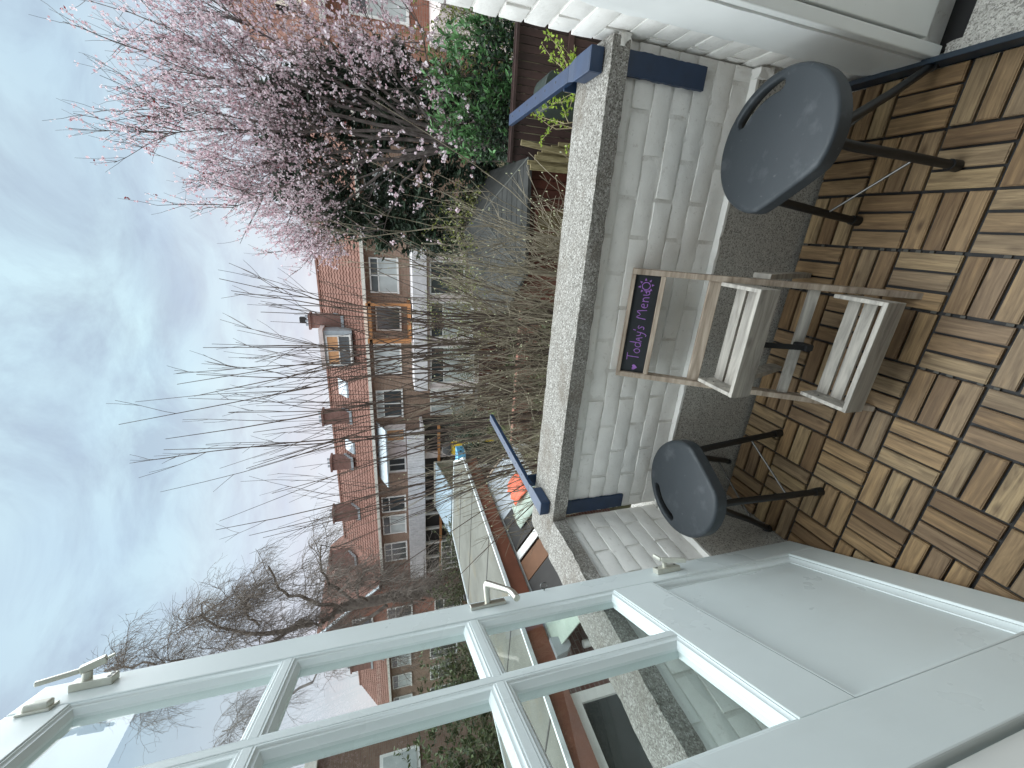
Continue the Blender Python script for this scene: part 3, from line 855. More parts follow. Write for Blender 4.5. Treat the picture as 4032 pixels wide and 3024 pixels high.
# ================================================================ OWN HOUSE (round the camera)
hw = thing('house_wall', (0, -1.0, 0), 'white painted back wall of the house around the balcony doorway', 'house')
wm = M['plaster']
obj('wall', MB().box(-7.0, -.58, -1.25, -.92, GZ, 2.55), wm, hw)
obj('wall', MB().box(.94, 7.0, -1.25, -.92, GZ, 2.55), wm, hw)
obj('wall', MB().box(-.58, .94, -1.25, -.92, 2.28, 2.55), wm, hw)
obj('wall', MB().box(-.58, .94, -1.25, -.92, GZ, -.25), wm, hw)
obj('roof', MB().add([(-7,-.80,2.56),(7,-.80,2.56),(7,-5.2,5.2),(-7,-5.2,5.2),(-7,-.80,2.50),(7,-.80,2.50),(7,-5.2,5.1),(-7,-5.2,5.1)], [(0,1,2,3),(7,6,5,4),(0,4,5,1),(1,5,6,2),(2,6,7,3),(3,7,4,0)]), plain('dark_red_roof_tile', (.16,.06,.04), .8), hw)
tag(obj('room_floor', MB().box(-3, 3, -5, -.921, -.26, -.05), plain('oak_floor', (.32,.22,.13), .5)), kind='structure')
rw = plain('room_wall_paint', (.72, .70, .66), .7)
tag(obj('room_wall', MB().box(-3, 3, -5.1, -5, -.05, 2.45), rw), kind='structure')
tag(obj('room_wall', MB().box(-3.1, -3, -5, -1.25, -.05, 2.45), rw), kind='structure')
tag(obj('room_wall', MB().box(3, 3.1, -5, -1.25, -.05, 2.45), rw), kind='structure')
tag(obj('room_ceiling', MB().box(-3.1, 3.1, -5.1, -1.25, 2.45, 2.49), rw), kind='structure')
# ================================================================ GARDENS AND HOUSES
def mat_ground():
    t = NT('garden_soil')
    f = t.noise(1.2, 6, .65); g = t.noise(9, 5, .7)
    c = t.mix(t.ramp(f, [(.38, 0.), (.62, 1.)]), (.075, .060, .042), (.085, .088, .045))
    c = t.mix(t.ramp(g, [(.5, 0.), (.7, .7)]), c, (.15, .125, .085))
    t.bump(g, .6, .05)
    return t.done(c, .95, spec=.1)
M['ground'] = mat_ground()
tag(obj('ground', MB().add([(-400,-400,GZ),(400,-400,GZ),(400,400,GZ),(-400,400,GZ)], [(0,1,2,3)]), M['ground']), kind='structure')
tag(obj('lawn', MB().add([(-11.5,10.5,GZ+.006),(-7.4,10.2,GZ+.006),(-6.9,15.8,GZ+.006),(-11.6,16.0,GZ+.006)], [(0,1,2,3)]), plain('moss_lawn', (.10,.135,.045), .95, var=.4, nscale=3, bump=.5)), kind='structure')
def mat_paving():
    t = NT('grey_paving')
    c = t.mix(t.noise(2.5, 6), (.20,.19,.175), (.30,.285,.265)); return t.done(c, .9, spec=.2)
patio = tag(obj('patio', MB().add([(-16.5,15.2,GZ+.01),(-5,15.2,GZ+.01),(-5,17.95,GZ+.01),(-16.5,17.95,GZ+.01)], [(0,1,2,3)]), mat_paving()), kind='structure')
M['facade'] = mat_brick('facade_brick', (.26,.165,.118), (.33,.22,.16), (.36,.31,.26))
M['facade_red'] = mat_brick('facade_red_brick', (.30,.125,.085), (.36,.17,.12), (.30,.25,.21))
M['chim'] = mat_brick('chimney_brick', (.22,.115,.095), (.27,.15,.125), (.24,.19,.17))
def mat_tile():
    t = NT('orange_roof_tile')
    v = t.vor(3.6, 'Color'); sp = t.n.new('ShaderNodeSeparateColor'); t.link(v, sp.inputs[0])
    c = t.mix(sp.outputs[0], (.185,.094,.071), (.255,.135,.106))
    c = t.mix(t.ramp(t.noise(.8, 5, .7), [(.5, 0.), (.7, .6)]), c, (.20,.10,.075))
    return t.done(c, .8, spec=.2)
M['tile'] = mat_tile()
M['wframe'] = plain('white_window_frame', (.78,.77,.74), .5, var=.05)
M['gutter'] = plain('cream_gutter', (.74,.71,.64), .5)
M['pane'] = plain('dark_window_glass', (.045,.055,.06), .08, var=.3, nscale=1.2, spec=.9)
M['curtain'] = plain('pale_net_curtain', (.46,.49,.48), .35, var=.15, nscale=2)
M['blind'] = plain('orange_blind', (.62,.33,.16), .6)
M['zinc'] = plain('zinc_flashing', (.42,.47,.50), .5, .3)
M['pinkwall'] = plain('pale_pink_render', (.66,.57,.55), .8)
M['whiteslat'] = plain('white_balcony_board', (.72,.69,.70), .6)
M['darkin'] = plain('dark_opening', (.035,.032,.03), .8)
M['wood_or'] = plain('orange_varnished_wood', (.45,.20,.075), .5)

def window(parent, x0, x1, z0, z1, y, cols=2, transom=None, pane='pane', side='pane', frame='wframe', t=.06, **kw):
    """window in a wall facing -Y at depth y"""
    f = MB()
    f.box(x0, x1, y-.05, y, z1-t, z1); f.box(x0-.03, x1+.03, y-.09, y, z0-.02, z0+t)
    f.box(x0, x0+t, y-.05, y, z0+t, z1-t); f.box(x1-t, x1, y-.05, y, z0+t, z1-t)
    xs = [x0+t+(x1-x0-2*t)*k/cols for k in range(cols+1)]
    for k in range(1, cols): f.box(xs[k]-t*.4, xs[k]+t*.4, y-.045, y, z0+t, z1-t)
    zt = None
    if transom: zt = z0+(z1-z0)*transom; f.box(x0+t, x1-t, y-.045, y, zt-t*.4, zt+t*.4)
    o = obj('window', f, M[frame], parent, **kw)
    for k in range(cols):
        zz = [(z0+t, z1-t)] if not zt else [(z0+t, zt-t*.4), (zt+t*.4, z1-t)]
        for q, (a, b) in enumerate(zz):
            obj('pane', MB().box(xs[k]+.01, xs[k+1]-.01, y-.022, y-.004, a, b), M[pane if q == 0 or len(zz) == 1 else side], o)
    return o
def tiles(parent, x0, x1, ye, ze, yr, zr, tw=.235, name='roof_tiles', courses=15):
    nx = int((x1-x0)/tw*4); mb = MB()
    for c in range(courses):
        for e in (0, 1):
            f = (c+e*1.06)/courses; lift = .035*(1-e)
            for i in range(nx+1):
                w = math.sin(2*math.pi*(i/4.0))*.022
                mb.v.append((x0+(x1-x0)*i/nx, ye+(yr-ye)*f, ze+(zr-ze)*f+lift+w+.02))
    for c in range(courses):
        a = c*2*(nx+1); b = a+nx+1
        for i in range(nx): mb.f.append((a+i, a+i+1, b+i+1, b+i))
        if c:
            pb = b-2*(nx+1)
            for i in range(nx): mb.f.append((pb+i, pb+i+1, a+i+1, a+i))
    return obj(name, mb, M['tile'], parent, kind='stuff')
def chimney(parent, x0, x1, y0, y1, z0, z1, pots=3):
    c = obj('chimney', MB().box(x0, x1, y0, y1, z0, z1-.12), M['chim'], parent)
    obj('chimney_cap', MB().box(x0-.06, x1+.06, y0-.06, y1+.06, z1-.12, z1-.02), M['chim'], c)
    fl = MB().box(x0-.06, x1+.06, y0-.05, y0-.01, z0+.02, z0+.14)
    for k in range(4): fl.box(x1+.005, x1+.03, y0+k*.14, y0+k*.14+.13, z0+.10+k*.09, z0+.24+k*.09); fl.box(x0-.03, x0-.005, y0+k*.14, y0+k*.14+.13, z0+.10+k*.09, z0+.24+k*.09)
    obj('flashing', fl, M['zinc'], c)
    for k in range(pots):
        xx = x0+(x1-x0)*(k+.5)/pots
        obj('chimney_pot', MB().tube([(xx, (y0+y1)/2, z1-.02), (xx, (y0+y1)/2, z1+.14)], .07, 8), M['zinc'], c)
    return c
YW, ZE, YR, ZR = 18.0, 2.36, 21.0, 4.42
def rowhouse(x0, x1, label, wall='facade'):
    h = thing('terraced_house', ((x0+x1)/2, YW, GZ), label, 'house', 'terraced houses behind the gardens')
    obj('wall', MB().box(x0, x1, YW, 24, GZ, ZE-.02), M[wall], h)
    g = MB(); g.add([(x0,YW+.1,ZE),(x1,YW+.1,ZE),(x1,24,ZE),(x0,24,ZE),(x0,YR,ZR-.03),(x1,YR,ZR-.03)], [(0,1,5,4),(2,3,4,5),(1,2,5),(0,4,3)])
    obj('roof', g, M['tile'], h)
    tiles(h, x0+.002, x1-.002, YW-.22, ZE-.12, YR, ZR)
    obj('ridge', MB().tube([(x0, YR, ZR+.03), (x1, YR, ZR+.03)], .10, 6), M['tile'], h)
    obj('gutter', MB().box(x0, x1, YW-.36, YW-.20, ZE-.17, ZE-.03), M['gutter'], h)
    obj('eaves_board', MB().box(x0, x1, YW-.20, YW-.002, ZE-.22, ZE-.10), M['chim'], h)
    return h
# --- house with the grey dormer
hA = rowhouse(-7.05, -.5, 'brick terraced house with a grey dormer whose window has an orange blind')
chimney(hA, -4.80, -4.22, 19.3, 19.9, 3.30, 4.86, 3)
tv = obj('chimney_cowl', MB().box(-4.62, -4.36, 19.55, 19.8, 4.98, 5.25), M['darkin'], hA)
dm = MB().box(-6.45, -4.75, 18.55, 20.6, 2.95, 4.16); obj('dormer', dm, M['zinc'], hA, label='grey clad dormer')
obj('dormer_fascia', MB().box(-6.55, -4.65, 18.42, 20.7, 4.161, 4.34), M['pinkwall'], hA)
wd = window(hA, -6.40, -4.95, 3.02, 4.08, 18.545, 2, .5, 'pane', 'blind')
window(hA, -6.72, -5.2, .80, 2.02, YW, 2, None, 'curtain', label='large window with pale curtain')
ob = obj('balcony', MB().box(-4.95, -3.2, 17.0, 17.99, .35, .47), M['wood_or'], hA, label='orange wooden balcony surround')
for a in ((-4.95,-4.75,17.0,17.12,.47,2.2),(-3.3,-3.2,17.0,17.12,.47,2.2),(-4.95,-3.2,17.0,17.99,2.0,2.12)): obj('balcony_beam', MB().box(*a), M['wood_or'], ob)
window(hA, -4.6, -3.5, .75, 1.85, YW, 1, None, 'pane')
window(hA, -2.9, -1.4, .80, 2.0, YW, 2, .7, 'curtain')
# ground floor back extension
obj('extension', MB().box(-7.03, -1.0, 16.6, 17.99, GZ, -.28), M['pinkwall'], hA)
obj('extension_roof', MB().box(-7.04, -.9, 16.4, 17.995, -.279, .30), M['whiteslat'], hA)
window(hA, -6.75, -5.0, -2.45, -.42, 16.595, 3, .7, 'curtain')
window(hA, -4.6, -3.0, -2.3, -.42, 16.595, 2, .7, 'curtain'); window(hA, -2.7, -1.3, -1.9, -.42, 16.595, 2, None, 'pane')
# --- middle house with skylight and glazed balcony
hB = rowhouse(-12.95, -7.05, 'brick terraced house with a white ribbed balcony, pink infill wall and glass awning')
chimney(hB, -9.85, -9.20, 19.3, 19.9, 3.30, 4.78, 3)
chimney(hB, -12.60, -11.95, 19.3, 19.9, 3.42, 4.62, 3)
def skylight(par, xa, xb, f0, f1):
    s_ = lambda x, f, up: (x, YW-.22+(YR-YW+.22)*f, ZE-.12+(ZR-ZE+.12)*f+up)
    fr = MB().add([s_(xa,f0,.05), s_(xb,f0,.05), s_(xb,f1,.05), s_(xa,f1,.05), s_(xa,f0,.14), s_(xb,f0,.14), s_(xb,f1,.14), s_(xa,f1,.14)], [(0,3,2,1),(4,5,6,7),(0,1,5,4),(1,2,6,5),(2,3,7,6),(3,0,4,7)])
    o = obj('skylight', fr, M['zinc'], par)
    dx, df = .07, (f1-f0)*.1
    obj('pane', MB().add([s_(xa+dx,f0+df,.146), s_(xb-dx,f0+df,.146), s_(xb-dx,f1-df,.146), s_(xa+dx,f1-df,.146)], [(0,1,2,3)]), plain('sky_reflecting_pane', (.30,.34,.38), .06, spec=1.0), o)
skylight(hB, -8.45, -7.6, .50, .70)
skylight(hB, -11.7, -11.0, .46, .66)
window(hB, -9.0, -7.55, .80, 2.04, YW, 2, .72, 'pane', 'curtain', label='window with a pink half curtain')
obj('infill_wall', MB().box(-12.0, -9.25, 17.55, 17.6, .72, 1.72), M['pinkwall'], hB)
window(hB, -10.15, -9.45, .76, 1.66, 17.545, 2, None, 'blind')
window(hB, -11.9, -11.1, .76, 1.62, 17.545, 2, None, 'pane')
obj('awning', MB().add([(-12.4,16.9,1.62),(-9.2,16.9,1.62),(-9.2,17.98,2.05),(-12.4,17.98,2.05),(-12.4,16.9,1.68),(-9.2,16.9,1.68),(-9.2,17.98,2.11),(-12.4,17.98,2.11)], [(0,3,2,1),(4,5,6,7),(0,1,5,4),(1,2,6,5),(2,3,7,6),(3,0,4,7)]), M['zinc'], hB)
bal = obj('balcony', MB().box(-12.93, -9.1, 16.6, 17.99, -.12, .0), M['whiteslat'], hB)
for k in range(25):
    xa = -12.92+k*.153
    obj('balcony_slat', MB().box(xa, xa+.135, 16.56, 16.60, -.10, .72), M['whiteslat'], bal)
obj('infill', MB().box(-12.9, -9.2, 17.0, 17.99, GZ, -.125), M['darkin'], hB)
obj('post', MB().box(-10.9, -10.55, 16.85, 16.99, GZ, -.13), M['pinkwall'], hB)
obj('sill_board', MB().box(-12.9, -9.15, 16.80, 16.98, -.9, -.78), M['wood_or'], hB)
window(hB, -9.05, -8.1, -2.3, -.55, YW, 2, None, 'curtain')
obj('glass_door', MB().box(-7.95, -7.15, 17.93, 17.99, -2.7, -.55), M['wframe'], hB)
# --- third house
hC = rowhouse(-18.6, -12.95, 'brick terraced house with small paned white windows and a white ribbed balcony')
chimney(hC, -16.0, -15.25, 19.3, 19.9, 3.30, 4.80, 3)
window(hC, -14.75, -13.75, .82, 2.08, YW, 2, .68)
window(hC, -16.25, -15.0, .84, 2.08, YW, 2, .68, 'curtain', 'pane')
window(hC, -18.2, -16.9, .84, 2.08, YW, 3, .68)
bal = obj('balcony', MB().box(-18.5, -12.97, 16.6, 17.99, -.12, .0), M['whiteslat'], hC)
for k in range(36):
    xa = -18.48+k*.153
    obj('balcony_slat', MB().box(xa, xa+.135, 16.56, 16.60, -.10, .74), M['whiteslat'], bal)
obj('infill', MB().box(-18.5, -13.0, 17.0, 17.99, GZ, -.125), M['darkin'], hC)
for k in range(6): obj('post', MB().box(-18.4+k*1.0, -18.28+k*1.0, 16.85, 16.99, GZ, -.13), M['wframe'], hC)
obj('sill_board', MB().box(-18.4, -13.0, 16.80, 16.98, -1.0, -.88), M['wood_or'], hC)
window(hC, -17.9, -16.2, -2.4, -.95, 16.79, 4, .6)
# cross gable behind the willow
hD = thing('gabled_house', (-21.5, 17, GZ), 'red brick house with a steep front gable and white windows behind the bare willow', 'house')
obj('wall', MB().box(-25, -18.62, 17.6, 24, GZ, 2.4), M['facade_red'], hD)
g = MB().prism([(-24.6,17.0,2.4),(-18.8,17.0,2.4),(-21.7,17.0,5.9)], (0,7,0)); obj('gable', g, M['tile'], hD, recalc=True)
obj('gable_wall', MB().prism([(-24.2,16.9,2.3),(-19.2,16.9,2.3),(-21.7,16.9,5.3)], (0,.09,0)), M['facade_red'], hD, recalc=True)
obj('bay', MB().box(-24.2, -19.2, 16.9, 17.59, GZ, 2.3), M['facade_red'], hD)
obj('roof', MB().prism([(-18.6,18.0,2.4),(-18.6,24,2.4),(-18.6,21,4.4)], (-6.4,0,0)), M['tile'], hD, recalc=True)
window(hD, -23.0, -20.6, .7, 2.1, 16.895, 3, .66); window(hD, -22.6, -20.9, 2.9, 4.0, 16.895, 2, .6)
window(hD, -23.0, -20.6, -2.2, -.6, 16.895, 3, .66)
obj('barge_board', MB().bar((-24.6,16.85,2.42),(-21.7,16.85,5.95),.06,.18,(0,-1,0)).bar((-18.8,16.85,2.42),(-21.7,16.85,5.95),.06,.18,(0,-1,0)), M['zinc'], hD)
chimney(hD, -20.2, -19.3, 20, 20.8, 3.8, 5.4, 3)
hI = rowhouse(-32.5, -25.05, 'brick terraced house at the far left end of the row seen through the door panes')
for xx in (-31.5, -29.3, -27.2): window(hI, xx, xx+1.3, .84, 2.08, YW, 2, .68, 'curtain'); window(hI, xx, xx+1.3, -2.2, -.4, YW, 2, .68)
chimney(hI, -28.6, -27.9, 19.3, 19.9, 3.3, 4.8, 3)
# house on the right, behind the blossom
hE = thing('brick_house', (7, 14, GZ), 'red brick house with an orange roof and cream dormer behind the pink blossom tree', 'house')
obj('wall', MB().box(5.2, 12, 14, 20, GZ, 2.75), M['facade_red'], hE)
obj('roof', MB().prism([(5.1,13.7,2.72),(5.1,20.3,2.72),(5.1,17,4.9)], (8,0,0)), M['tile'], hE, recalc=True)
obj('gutter', MB().box(5.0, 12.2, 13.5, 13.68, 2.58, 2.74), M['gutter'], hE)
obj('upper_wall', MB().box(5.6, 12, 14.9, 19, 3.6, 5.4), M['facade_red'], hE)
obj('dormer', MB().box(5.6, 7.6, 13.9, 16, 2.95, 4.0), plain('cream_cladding', (.62,.55,.46), .7), hE)
window(hE, 5.8, 7.2, 3.05, 3.85, 13.895, 2, None, 'pane')
window(hE, 5.4, 6.5, .4, 2.0, 14, 2, .7, 'curtain'); window(hE, 6.8, 8.2, .4, 2.0, 14, 2, .7, 'curtain')
obj('extension', MB().box(5.0, 9, 11.5, 13.99, GZ, -.2), M['pinkwall'], hE)
hF = rowhouse(-.5, 4.2, 'brick terraced house mostly hidden by the dark conifer and pink blossom')
chimney(hF, -1.75+1.6, .55, 19.3, 20.1, 3.2, 4.7, 3)
window(hF, .6, 2.0, .80, 2.0, YW, 2, .7, 'curtain')
# far left brick building seen through the upper door panes
hG = thing('brick_building', (-17, 4.5, GZ), 'brown brick building with small white square windows seen through the door panes', 'house')
obj('wall', MB().box(-23, -15.5, -3, 8.2, GZ, 4.0), mat_brick('brown_brick', (.21,.13,.10), (.26,.17,.13), (.24,.20,.17)), hG)
obj('roof_edge', MB().box(-23.2, -15.3, -3.2, 8.4, 4.002, 4.35), M['gutter'], hG)
for yy, zz in ((5.4, 2.6), (6.6, 1.6), (3.9, 2.6), (3.9, .6), (5.4, .6)):
    f = obj('window', MB().box(-15.5, -15.42, yy-.55, yy+.55, zz-.6, zz+.6), M['wframe'], hG)
    obj('pane', MB().box(-15.42, -15.40, yy-.45, yy+.45, zz-.5, zz+.5), M['curtain'], f)
obj('drainpipe', MB().tube([(-15.4, 7.9, GZ), (-15.4, 7.9, 4.0)], .07, 8), M['gutter'], hG)

# ---- neighbour's flat roofed extension on the left
def mat_roofing():
    t = NT('weathered_roofing_felt')
    f = t.noise(.9, 6, .65); g = t.noise(6, 6, .7)
    c = t.mix(t.ramp(f, [(.35, 0.), (.65, 1.)]), (.105, .105, .088), (.16, .16, .138))
    c = t.mix(t.ramp(t.noise(1.6, 5, .6), [(.55, 0.), (.72, .6)]), c, (.16, .14, .095))
    c = t.mix(t.ramp(g, [(.66, 0.), (.78, .6)]), c, (.27, .265, .235))
    return t.done(c, .85, spec=.25)
ex = thing('flat_roof_extension', (-6.6, 5, GZ), 'low brick extension on the left with a grey flat roof and brown fascia', 'house extension')
poly = [(-4.99,-.6),(-4.99,7.15),(-5.88,8.42),(-8.35,8.5),(-8.35,-.6)]
M['roofing'] = mat_roofing()
obj('roof', MB().prism([(x,y,-.235) for x,y in poly], (0,0,.03)), M['roofing'], ex, recalc=True)
for yy in (1.6, 3.1, 4.6, 6.1, 7.4): obj('roof_seam', MB().box(-8.3, -5.03 if yy < 7 else -5.5, yy, yy+.025, -.204, -.198), M['darkin'], ex)
trim = MB()
for (a, b) in zip(poly, poly[1:]): trim.bar((a[0],a[1],-.205), (b[0],b[1],-.205), .05, .055)
obj('roof_trim', trim, plain('pale_aluminium_trim', (.66,.70,.70), .45), ex)
M['fascia'] = plain('red_brown_fascia', (.19,.070,.042), .5, var=.25, nscale=2)
obj('fascia', MB().box(-5.06, -5.0, -.6, 7.1, -.50, -.236), M['fascia'], ex)
obj('fascia', MB().bar((-5.02,7.12,-.37),(-5.9,8.40,-.37),.05,.26), M['fascia'], ex)
wallm = mat_brick('purple_brick', (.135,.062,.052), (.185,.090,.074), (.26,.215,.19))
obj('wall', MB().prism([(x+(.16 if x < -8 else -.16), y-.15, GZ) for x, y in poly], (0,0,-.24-GZ)), wallm, ex, recalc=True)
obj('drainpipe', MB().tube([(-4.98,6.75,-.42),(-4.98,6.75,-.6),(-5.06,6.8,-.75),(-5.06,6.8,GZ)], .045, 10), M['wframe'], ex, smooth=True)
dp = obj('drainpipe', MB().tube([(-5.04,2.30,-.95),(-5.04,2.30,-1.5)], .05, 10), M['wframe'], ex, smooth=True, label='short white drainpipe below a grey hopper')
obj('hopper', MB().prism([(-4.93,2.17,-.50),(-4.93,2.43,-.50),(-4.93,2.40,-.66),(-4.93,2.33,-.74),(-4.93,2.27,-.74),(-4.93,2.20,-.66)], (-.1,0,0)), M['zinc'], dp, recalc=True)
fw = MB(); fw.box(-5.15,-5.07,.2,1.78,-.62,-.52); fw.box(-5.15,-5.07,1.66,1.78,-1.7,-.621); fw.box(-5.15,-5.05,.2,1.9,-1.85,-1.701); fw.box(-5.15,-5.07,.2,.3,-1.7,-.621)
wf = obj('window', fw, M['wframe'], ex); obj('pane', MB().box(-5.13,-5.11,.3,1.66,-1.7,-.62), M['pane'], wf)
obj('vent', MB().box(-8.45, -8.36, 6.2, 6.32, -.26, -.12), M['darkin'], ex)
# glazed lean-to against that wall
lt = thing('lean_to_roof', (-4.6, 4.6, GZ), 'sloping lean-to roof of pale sheet and dark panes against the brick extension wall', 'lean-to')
def lz(x): return -.50-(x+5.12)*.62
def lpanel(name, y0, y1, mat, x0=-5.10, x1=-4.15, dz=0.0, **kw):
    return obj(name, MB().add([(x0,y0,lz(x0)+dz),(x1,y0,lz(x1)+dz),(x1,y1,lz(x1)+dz),(x0,y1,lz(x0)+dz),(x0,y0,lz(x0)+dz-.02),(x1,y0,lz(x1)+dz-.02),(x1,y1,lz(x1)+dz-.02),(x0,y1,lz(x0)+dz-.02)],
        [(0,1,2,3),(7,6,5,4),(0,4,5,1),(1,5,6,2),(2,6,7,3),(3,7,4,0)]), mat, lt, **kw)
cr = MB(); nx_ = 60
for i in range(nx_+1):
    yy = 4.92+1.3*i/nx_; w_ = .014*math.sin(i*1.9)
    cr.v += [(-5.10, yy, lz(-5.1)+w_), (-4.15, yy, lz(-4.15)+w_), (-5.10, yy, lz(-5.1)-.008+w_), (-4.15, yy, lz(-4.15)-.008+w_)]
for i in range(nx_):
    a = i*4; cr.f += [(a,a+1,a+5,a+4), (a+2,a+6,a+7,a+3)]
obj('corrugated_sheet', cr, plain('pale_corrugated_plastic', (.38,.41,.44), .5, var=.15, nscale=4), lt)
lpanel('dark_pane', 4.12, 4.90, M['darkin']); lpanel('white_panel', 3.90, 4.06, M['wframe'], dz=.01); lpanel('brown_panel', 3.46, 3.84, plain('dull_brown_panel', (.15,.07,.035), .8)); lpanel('dark_pane', 2.75, 3.44, M['darkin'])
lpanel('sage_panel', 2.30, 2.73, plain('sage_green_canvas', (.40,.47,.40), .8)); lpanel('wall_flashing', 2.3, 6.22, plain('pale_lead_strip', (.50,.53,.52), .6), -5.115, -5.03, .022)
obj('edge_beam', MB().bar((-5.1,6.25,lz(-5.1)),(-4.15,6.25,lz(-4.15)),.05,.07), plain('brown_cream_edge', (.32,.24,.17), .6), lt)
for yy in (2.4, 4.9, 6.15): obj('post', MB().box(-4.24,-4.17,yy-.035,yy+.035,GZ,-1.15), M['wframe'], lt)
cc = MB()
for i in range(7):
    for j in range(5): cc.v.append((-4.75+.15*j, 4.32+.10*i, lz(-4.75+.15*j)+.05+.05*math.sin(i*.9)*math.sin(j*.8+.4)))
for i in range(6):
    for j in range(4): a = i*5+j; cc.f.append((a, a+1, a+6, a+5))
o = tag(obj('canvas_cover', cc, plain('sage_green_cloth', (.40,.47,.40), .8), smooth=True), 'sage green canvas cover lying on the lean-to roof', 'canvas cover'); md = o.modifiers.new('thick', 'SOLIDIFY'); md.thickness = .012
tarp = MB()
for i in range(9):
    for j in range(5):
        tarp.v.append((-4.62+.085*j+.02*math.sin(i*1.7), 4.78+.075*i, lz(-4.62+.085*j)+.085+.03*math.sin(i*2.3+j)))
for i in range(8):
    for j in range(4): a = i*5+j; tarp.f.append((a, a+1, a+6, a+5))
o = obj('tarpaulin', tarp, plain('orange_red_tarp', (.78,.12,.045), .5), smooth=True); tag(o, 'crumpled orange red tarpaulin on the lean-to roof below the left clothesline arm', 'tarp')
md = o.modifiers.new('thick', 'SOLIDIFY'); md.thickness = .012

# ---- hip roofed shed on the right
hs = thing('hip_roof_shed', (0, 7.8, GZ), 'small red brown wooden garden shed with a dark grey hipped roof', 'shed')
E_ = [(1.26,6.25),(-.62,6.02),(-1.72,7.35),(-1.72,10.4),(1.34,10.4)]; R0, R1 = (.34,7.55,-.48), (.0,9.1,-.46)
def mat_shingle():
    t = NT('grey_bitumen_shingle')
    c = t.mix(t.ramp(t.noise(4, 6, .65), [(.35, 0.), (.65, 1.)]), (.032,.033,.031), (.054,.055,.052))
    c = t.mix(t.ramp(t.noise(70, 2), [(.70, 0.), (.78, .5)]), c, (.30,.30,.28))
    return t.done(c, .9, spec=.2)
M['shingle'] = mat_shingle()
v_ = [(x,y,-1.0) for x,y in E_]+[R0,R1]+[(x,y,-1.05) for x,y in E_]
rf = obj('roof', MB().add(v_, [(0,5,1),(1,5,6,2),(2,6,3),(3,6,4),(4,6,5,0),(11,10,9,8,7),(0,1,8,7),(1,2,9,8),(2,3,10,9),(3,4,11,10),(4,0,7,11)]), M['shingle'], hs)
# shingle courses on the slope that faces the balcony and on the right slope
def courses(A, B, T, T2, n):
    A, B, T, T2 = map(Vector, (A, B, T, T2)); nr = (B-A).cross(T-A).normalized()
    if nr.z < 0: nr = -nr
    for k in range(n):
        f0, f1 = k/n, (k+.985)/n
        a0, b0 = A.lerp(T, f0), B.lerp(T2, f0); a1, b1 = A.lerp(T, f1), B.lerp(T2, f1)
        m_ = MB(); P4 = [a0, b0, b1, a1]; up = [nr*.008, nr*.008, nr*.003, nr*.003]
        m_.add([p+u for p, u in zip(P4, up)]+P4, [(0,1,2,3),(0,4,5,1),(1,5,6,2),(3,7,4,0)])
        obj('shingle_course', m_, M['shingle'], rf)
courses((1.26,6.25,-1),(-.62,6.02,-1),R0,R0,10); courses((1.34,10.4,-1),(1.26,6.25,-1),R1,R0,10); courses((-.62,6.02,-1),(-1.72,7.35,-1),R0,R1,10)
obj('hip_cap', MB().tube([(1.26,6.25,-.985),R0],.014,6).tube([(-.62,6.02,-.985),R0],.014,6).tube([R0,R1],.014,6), plain('lichen_grey_ridge', (.075,.078,.070), .9), hs)
M['shedwood'] = plain('red_brown_shed_boards', (.085,.022,.013), .6, var=.35, nscale=5)
sw = obj('wall', MB().prism([(1.10,6.45,GZ),(-.52,6.25,GZ),(-1.5,7.42,GZ),(-1.5,10.2,GZ),(1.15,10.2,GZ)], (0,0,-1.06-GZ)), M['shedwood'], hs, recalc=True)
for k in range(11):
    xa = -.50+k*.146; ya = 6.25+(xa+.52)*.1235
    obj('board', MB().obox((xa+.07, ya-.008, (GZ-1.08)/2), (1,.1235,0), (-.1235,1,0), (0,0,1), .066, .012, (-1.08-GZ)/2), M['shedwood'], hs)
shw = obj('window', MB().box(-.28,.50,6.20,6.235,-2.2,-1.16), M['shedwood'], hs)
obj('pane', MB().box(-.24,.10,6.188,6.198,-2.1,-1.22), plain('murky_brown_pane', (.10,.075,.04), .12, var=.4, nscale=2), shw)
obj('pane', MB().box(.13,.46,6.188,6.198,-2.1,-1.22), plain('murky_brown_pane', (.085,.065,.035), .12, var=.4, nscale=2), shw)
# ---- dark slatted fence on the right
fe = thing('board_fence', (2.9, 7.0, GZ), 'dark red brown vertical board fence below the laurel on the right', 'fence')
M['fencewood'] = plain('dark_red_fence_board', (.050,.026,.022), .65, var=.35, nscale=6, rnd=.35)
fb = MB().box(0, .105, 0, .022, 0, 1); fme = mesh_from('board', fb, M['fencewood'])
for k in range(25):
    inst('board', fme, fe, (1.28+k*.118, 6.95+k*.006+random.uniform(-.004,.004), GZ), (0,0,random.uniform(-.02,.02)), (1,1,-.90-GZ+random.uniform(-.01,.01)))
for z_ in (-.93, -1.9): obj('rail', MB().box(1.25, 4.25, 6.985, 7.03, z_, z_+.09), M['fencewood'], fe)
obj('top_rail', MB().box(1.25, 4.25, 6.90, 7.03, -.895, -.85), M['fencewood'], fe)
